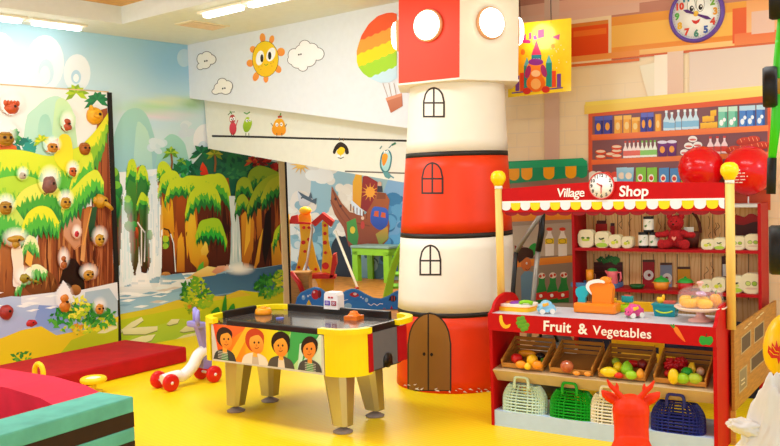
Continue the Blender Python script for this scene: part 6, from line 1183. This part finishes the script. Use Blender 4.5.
bag(525,411,42,25,9,'#d3ead8','pale mint woven basket at the left end of the stall base',.0); bag(574,416.5,42,25,9,'#18a824','bright green woven basket second from left on the stall base'); bag(613,420,35,26,9,'#f0ead0','cream woven basket partly behind the red deer'); bag(678,431,46,26,9,'#2c3280','navy blue woven basket at the right end of the stall base')
# ------------------------------------------------------------------ gate panel, chair, vacuum cleaner behind the counter
gt_=thing('wooden_gate','tan wooden gate panel with dark windows hinged behind the stall','gate',SH(1.498,.285,0),SRZ); GL=1.40
B().box((0,GL/2,.455),(.02,GL,.50),bev=.003).build('board',wood('#b07a2e'),gt_)
GP=Paint(lambda x,y:(lambda p:(p-gt_.location))(PL(x,y,SH(1.5085,.285,0),AS)),AS,.0001,.0006)
for q_,c in (([(741,337.5),(751,329),(751,346),(741,355)],'#4a3a2c'),([(754,328),(764,320),(764,336),(754,344)],'#4a3a2c'),([(750,359),(768,343),(768,357),(750,373)],'#4a3a2c'),([(739,371),(747,364),(747,386),(739,394)],'#8a7a5a')):
    GP.poly(q_,'#b9a47a'); cx_=sum(p[0] for p in q_)/4; cy_=sum(p[1] for p in q_)/4; GP.poly([(cx_+(x-cx_)*.86,cy_+(y-cy_)*.86) for x,y in q_],c)
for x,y in ((744,329),(748,325),(756,319),(760,315),(741,381),(741,385)): GP.line([(x,y),(x+3.5,y-3)],1,'#e0cfa4')
gp=GP.build('window_print',gt_,.5); gp.matrix_parent_inverse=Matrix(); gp.rotation_euler=(0,0,-SRZ)
B().box((0,GL-.012,.1025),(.03,.03,.205)).build('leg',wood('#c8933f'),gt_); B().box((-.003,.014,.1025),(.026,.026,.205)).build('leg',wood('#c8933f'),gt_)
cs_=SP(640,300,.95); ch=thing('yellow_chair','yellow wooden child chair standing behind the stall counter','chair',SH(cs_.x,1.0,0),SRZ); m_cy=mat('chair_yellow','#f4bb1c',.4,var=.06)
for s in(-1,1): B().box((s*.17,-.12,.39),(.035,.03,.78),bev=.004).build('leg',m_cy,ch); B().box((s*.17,.14,.16),(.035,.03,.32),bev=.004).build('leg',m_cy,ch)
B().box((0,.01,.33),(.38,.31,.025),bev=.005).build('seat',m_cy,ch); B().box((0,-.12,.72),(.36,.02,.085),bev=.006).build('backrest',m_cy,ch); B().box((0,-.12,.47),(.32,.02,.05),bev=.004).build('back_rail',m_cy,ch); B().box((0,-.12,.58),(.32,.02,.035),bev=.004).build('back_rail',m_cy,ch)
vq=SP(553,345,.80); vc=thing('vacuum_cleaner','dark grey vacuum cleaner with upright tubes behind the left of the counter','vacuum cleaner',SH(vq.x,.82,0),SRZ); m_vg=plastic('#4a4640',.4); m_tu=mat('tube_grey','#8a8378',.35,.4); m_bk=plastic('#17130f',.4)
b=B().lathe([(0,.05),(.15,.05),(.17,.10),(.17,.38),(.13,.47),(0,.49)],28,cap=False); b.build('body',m_vg,vc); B().lathe([(.171,.36),(.174,.38),(.171,.40)],28,cap=False).build('band',mat('band_pale','#d8d4cc',.4),vc); B().tube([(-.07,-.1,.46),(-.05,-.12,.53),(.05,-.12,.53),(.07,-.1,.46)],.014,8).build('handle',m_bk,vc)
for a in range(4): t=R(45+90*a); B().ball((.13*math.cos(t),.13*math.sin(t),.026),.026,n=10).build('wheel',m_bk,vc)
def vl(px,py,t): q_=SP(px,py,t); return Vector((q_.x-vq.x,t-.82,q_.z))
B().tube([vl(543,211,.86),vl(530,230,.86),vl(516,252,.86)],.017,10).build('tube',m_tu,vc); B().tube([vl(542.5,211,.92),vl(541.5,232,.92),vl(538,251,.92)],.024,10).build('grip',m_bk,vc); B().tube([vl(538,250,.92),vl(533,302,.92),(vl(531,330,.92).x,.05,.42)],.02,10).build('tube',m_tu,vc); B().tube([vl(516,252,.86),vl(513,290,.86),(vl(520,335,.86).x,.0,.3),(-.1,0,.25)],.018,10).build('hose',m_bk,vc); B().tube([vl(543,212,.86),vl(545,207,.89),vl(542.6,212,.92)],.018,8).build('hose',m_bk,vc)
# ------------------------------------------------------------------ red balloons over the shelf
def balloon(px,py,r,t,lab,txt):
    q=SP(px,py,t); k=pxw(r,q); o=thing('red_balloon',lab,'balloon',SH(q.x,t,q.z),SRZ,'red balloons above the shelf unit'); m=mat('balloon_red','#dc0c12',.2,var=.04,spec=.4)
    B().ball((0,0,0),(k,k,k*1.03),n=40,f=lambda v:Vector((v.x*(1-.06*max(0,-v.z)),v.y*(1-.06*max(0,-v.z)),v.z))).build('skin',m,o)
    zt=1.426-q.z; B().lathe([(.004,-k*1.0),(.012,-k*1.06),(.0,-k*1.08)],10,cap=False).build('knot',m,o); B().cyl((0,0,-k*1.02),(0,0,zt),.005,n=8).build('stick',mat('stick_white','#f4f0ea',.4),o)
    if txt:
        rr=k*1.012
        for i,(s_,w_) in enumerate(((.0,.30),(-.12,.42),(-.25,.5),(-.38,.46),(-.5,.34))):
            b=B(); n=14
            for j in range(n):
                if (j*7+i*3)%5==0: continue
                u0=-.55+w_*0+j*(w_*1.5)/n; pts_=[]
                for u_,v_ in ((u0,s_),(u0+.032,s_),(u0+.032,s_+.045),(u0,s_+.045)):
                    lo=u_; la=v_; pts_.append(b.bm.verts.new((rr*math.sin(lo)*math.cos(la),-rr*math.cos(lo)*math.cos(la),rr*1.03*math.sin(la))))
                b.bm.faces.new(pts_)
            b.build('white_print',m_let,o)
balloon(701,169,20.5,1.59,'red balloon left of the right post above the shelf unit',False); balloon(748,170.5,22,1.60,'larger red balloon with white print behind the right post',True)
# ================================================================== NEAR THINGS AT THE BOTTOM AND RIGHT
# bouncy deer seen from behind
DY=4.75; dc=D(631,412,DY); dr=thing('hopper_deer','orange-red bouncy rubber deer seen from behind in front of the stall','bouncy toy',(dc.x,DY,0),-.25); k=DY/F*1.03; zh=dc.z; m_de=mat('rubber_red','#e63200',.5,var=.05,scale=8,spec=.25)
b=B()
b.ball((0,.02,zh),(18*k,18*k,17*k)); b.ball((0,.13,zh-.02),(11*k,.10,9.5*k)); b.tube([(0,.02,zh-2*k),(0,0,zh-16*k),(0,-.02,zh-28*k),(0,-.08,zh-.22)],[17.6*k,16.6*k,17*k,23*k],20); b.ball((0,-.17,zh-.25),(.135,.24,.125))
for s in(-1,1):
    for y in(-.30,-.03): b.tube([(s*.085,y,zh-.26),(s*.095,y,.10),(s*.10,y+.01,.0)],[.06,.045,.05],12)
for s in(-1,1):
    b.tube([(s*13*k,.03,zh+9*k),(s*20*k,.03,zh+13*k),(s*25.5*k,.03,zh+16.5*k),(s*28*k,.03,zh+20*k)],[5*k,5.4*k,3.6*k,.6*k],12)
    b.tube([(s*8*k,.0,zh+14*k),(s*13.5*k,.0,zh+20*k),(s*19*k,.0,zh+25.5*k),(s*22.5*k,.0,zh+32*k)],[3.2*k,2.8*k,2.5*k,1.1*k],10); b.tube([(s*13*k,.0,zh+20*k),(s*12.5*k,.0,zh+25*k),(s*13.5*k,.0,zh+29*k)],[2.2*k,1.8*k,.9*k],8)
b.ball((0,-.40,zh-.22),(.03,.03,.03),n=10)
o=b.build('body',m_de,dr); md=o.modifiers.new('fuse','REMESH'); md.mode='VOXEL'; md.voxel_size=.0045; md.use_smooth_shade=True; md2=o.modifiers.new('soften','SMOOTH'); md2.factor=.6; md2.iterations=6
b=B(); [b.ball((s*9.5*k,.12,zh+3*k),(2.2*k,1.2*k,2.4*k),n=10) for s in(-1,1)]; b.build('eyes',plastic('#1c120f',.2),dr)
# child's tricycle standing on end at the right edge
RY=3.7
def rp_(x,y,dy=0): return D(x,y,RY+dy)
rt0=rp_(785,446); tk_=thing('folded_tricycle','green-framed child tricycle with black wheels folded upright at right edge','tricycle',(rt0.x,RY,0),0.); lo=Vector((rt0.x,RY,0))
m_gf=plastic('#3fd41c',.35); m_rb=plastic('#15110f',.55)
B().tube([rp_(790,-30)-lo,rp_(780,60)-lo,rp_(777,112)-lo,rp_(772,160)-lo],[.030,.026,.022,.016],12).build('frame_tube',m_gf,tk_); B().tube([rp_(772,158)-lo,rp_(771,194)-lo],.019,12).build('grip',m_rb,tk_); B().tube([rp_(781,40)-lo,rp_(792,150)-lo,rp_(789,300)-lo,Vector((rp_(790,440).x-rt0.x,0,.02))],.024,12).build('frame_tube',m_gf,tk_)
def wheel(x,y,w,h,lab=None):
    c=rp_(x,y)-lo; kk=RY/F; r=h*kk/2; ww=w*kk; b=B().lathe([(r*.5,-ww/2),(r*.92,-ww/2),(r,-ww*.3),(r,ww*.3),(r*.92,ww/2),(r*.5,ww/2),(r*.5,-ww/2)],28,cap=False); bmesh.ops.transform(b.bm,matrix=Matrix.Translation(c)@Matrix.Rotation(R(-24),4,'Z')@Matrix.Rotation(math.pi/2,4,'Y'),verts=b.bm.verts[:]); o=b.build('wheel',m_rb,tk_)
    b=B().cyl(c-Vector((ww*.4,-ww*.18,0)),c+Vector((ww*.7,-ww*.3,0)),r*.4,n=18); b.build('hub',plastic('#b8861c',.4),o)
wheel(777,-2,15,42); wheel(770,87,13.5,41); wheel(776,250,13,50)
B().tube([rp_(770,87)-lo,rp_(786,88)-lo],.012,8).build('axle',plastic('#b8861c',.4),tk_); B().tube([rp_(776,250)-lo,rp_(790,252)-lo],.012,8).build('axle',m_rb,tk_); B().tube([rp_(777,-2)-lo,rp_(792,-2)-lo],.012,8).build('axle',m_rb,tk_)
c=rp_(786,346)-lo; kk=RY/F; b=B().ball(c,(22*kk,20*kk,33*kk),f=lambda v:Vector((v.x*(1-.15*v.z),v.y,v.z)),n=24); o=b.build('yellow_shroud',plastic('#f8c60c',.3),tk_)
Fm=Paint(lambda x,y:(lambda r:(lambda Y:CAM+r*(Y/r.y)-lo)(RY-.088*math.sqrt(max(0,1-((x-786)/22)**2-((y-346)/33)**2))))(ray(x,y)),Vector((0,-1,0)),.0001,.004)
for fl in ([(767,352),(768,345),(771,349),(771.5,342),(774.5,347),(776,340),(778,347),(781,344),(780,352),(777,358),(771,358)],[(776,356),(779,352),(780,360),(778,364)]): Fm.poly(fl,'#d42a1c')
for l_ in ([(769,350),(773,354),(778,355)],[(772,346),(775,351),(779,352)]): Fm.line(l_,.7,'#f8c60c')
Fm.build('flame_mark',o,.35)
B().box(rp_(781,384)-lo,(.045,.05,.23),bev=.008).build('bracket',m_rb,tk_); B().tube([rp_(776,388)-lo,rp_(764,418)-lo,rp_(750,440)-lo,rp_(742,456)-lo],.006,8).build('cord',m_rb,tk_)
# white plastic bag
bc=rp_(776,436,-.16); bg=thing('plastic_bag','crumpled white plastic bag at the lower right below the yellow shroud','bag',(bc.x,bc.y,0),0); kk=bc.y/F
def crum(v):
    n=noise.noise(v*2.2+Vector((3,1,7)))*.28+noise.noise(v*6+Vector((1,9,2)))*.1; return v*(1+n)
zc_=bc.z
b=B(); vs=bmesh.ops.create_icosphere(b.bm,subdivisions=5,radius=1)['verts']
for v in vs:
    c=crum(v.co.copy()); tap=1-.42*max(0,c.z); v.co=Vector((c.x*.19*tap+.045*c.z,c.y*.10*tap,c.z))
    v.co.z=zc_*.74+v.co.z*(zc_*.74+.02)
    v.co.z=max(v.co.z,.004)
for f in b.bm.faces: f.smooth=True
b.build('sack',mat('bag_white','#e2ded9',.45,var=.03,trans=.0),bg)
b=B(); vs=bmesh.ops.create_icosphere(b.bm,subdivisions=4,radius=1)['verts']; hp=rp_(738,425,-.16)-Vector((bc.x,bc.y,0))
for v in vs: c=crum(v.co.copy()*1.1); v.co=Vector((hp.x+.035+c.x*.07,c.y*.05,hp.z-.01+c.z*.032-c.x*.012))
for f in b.bm.faces: f.smooth=True
b.build('handle_loop',MATS['bag_white'],bg)
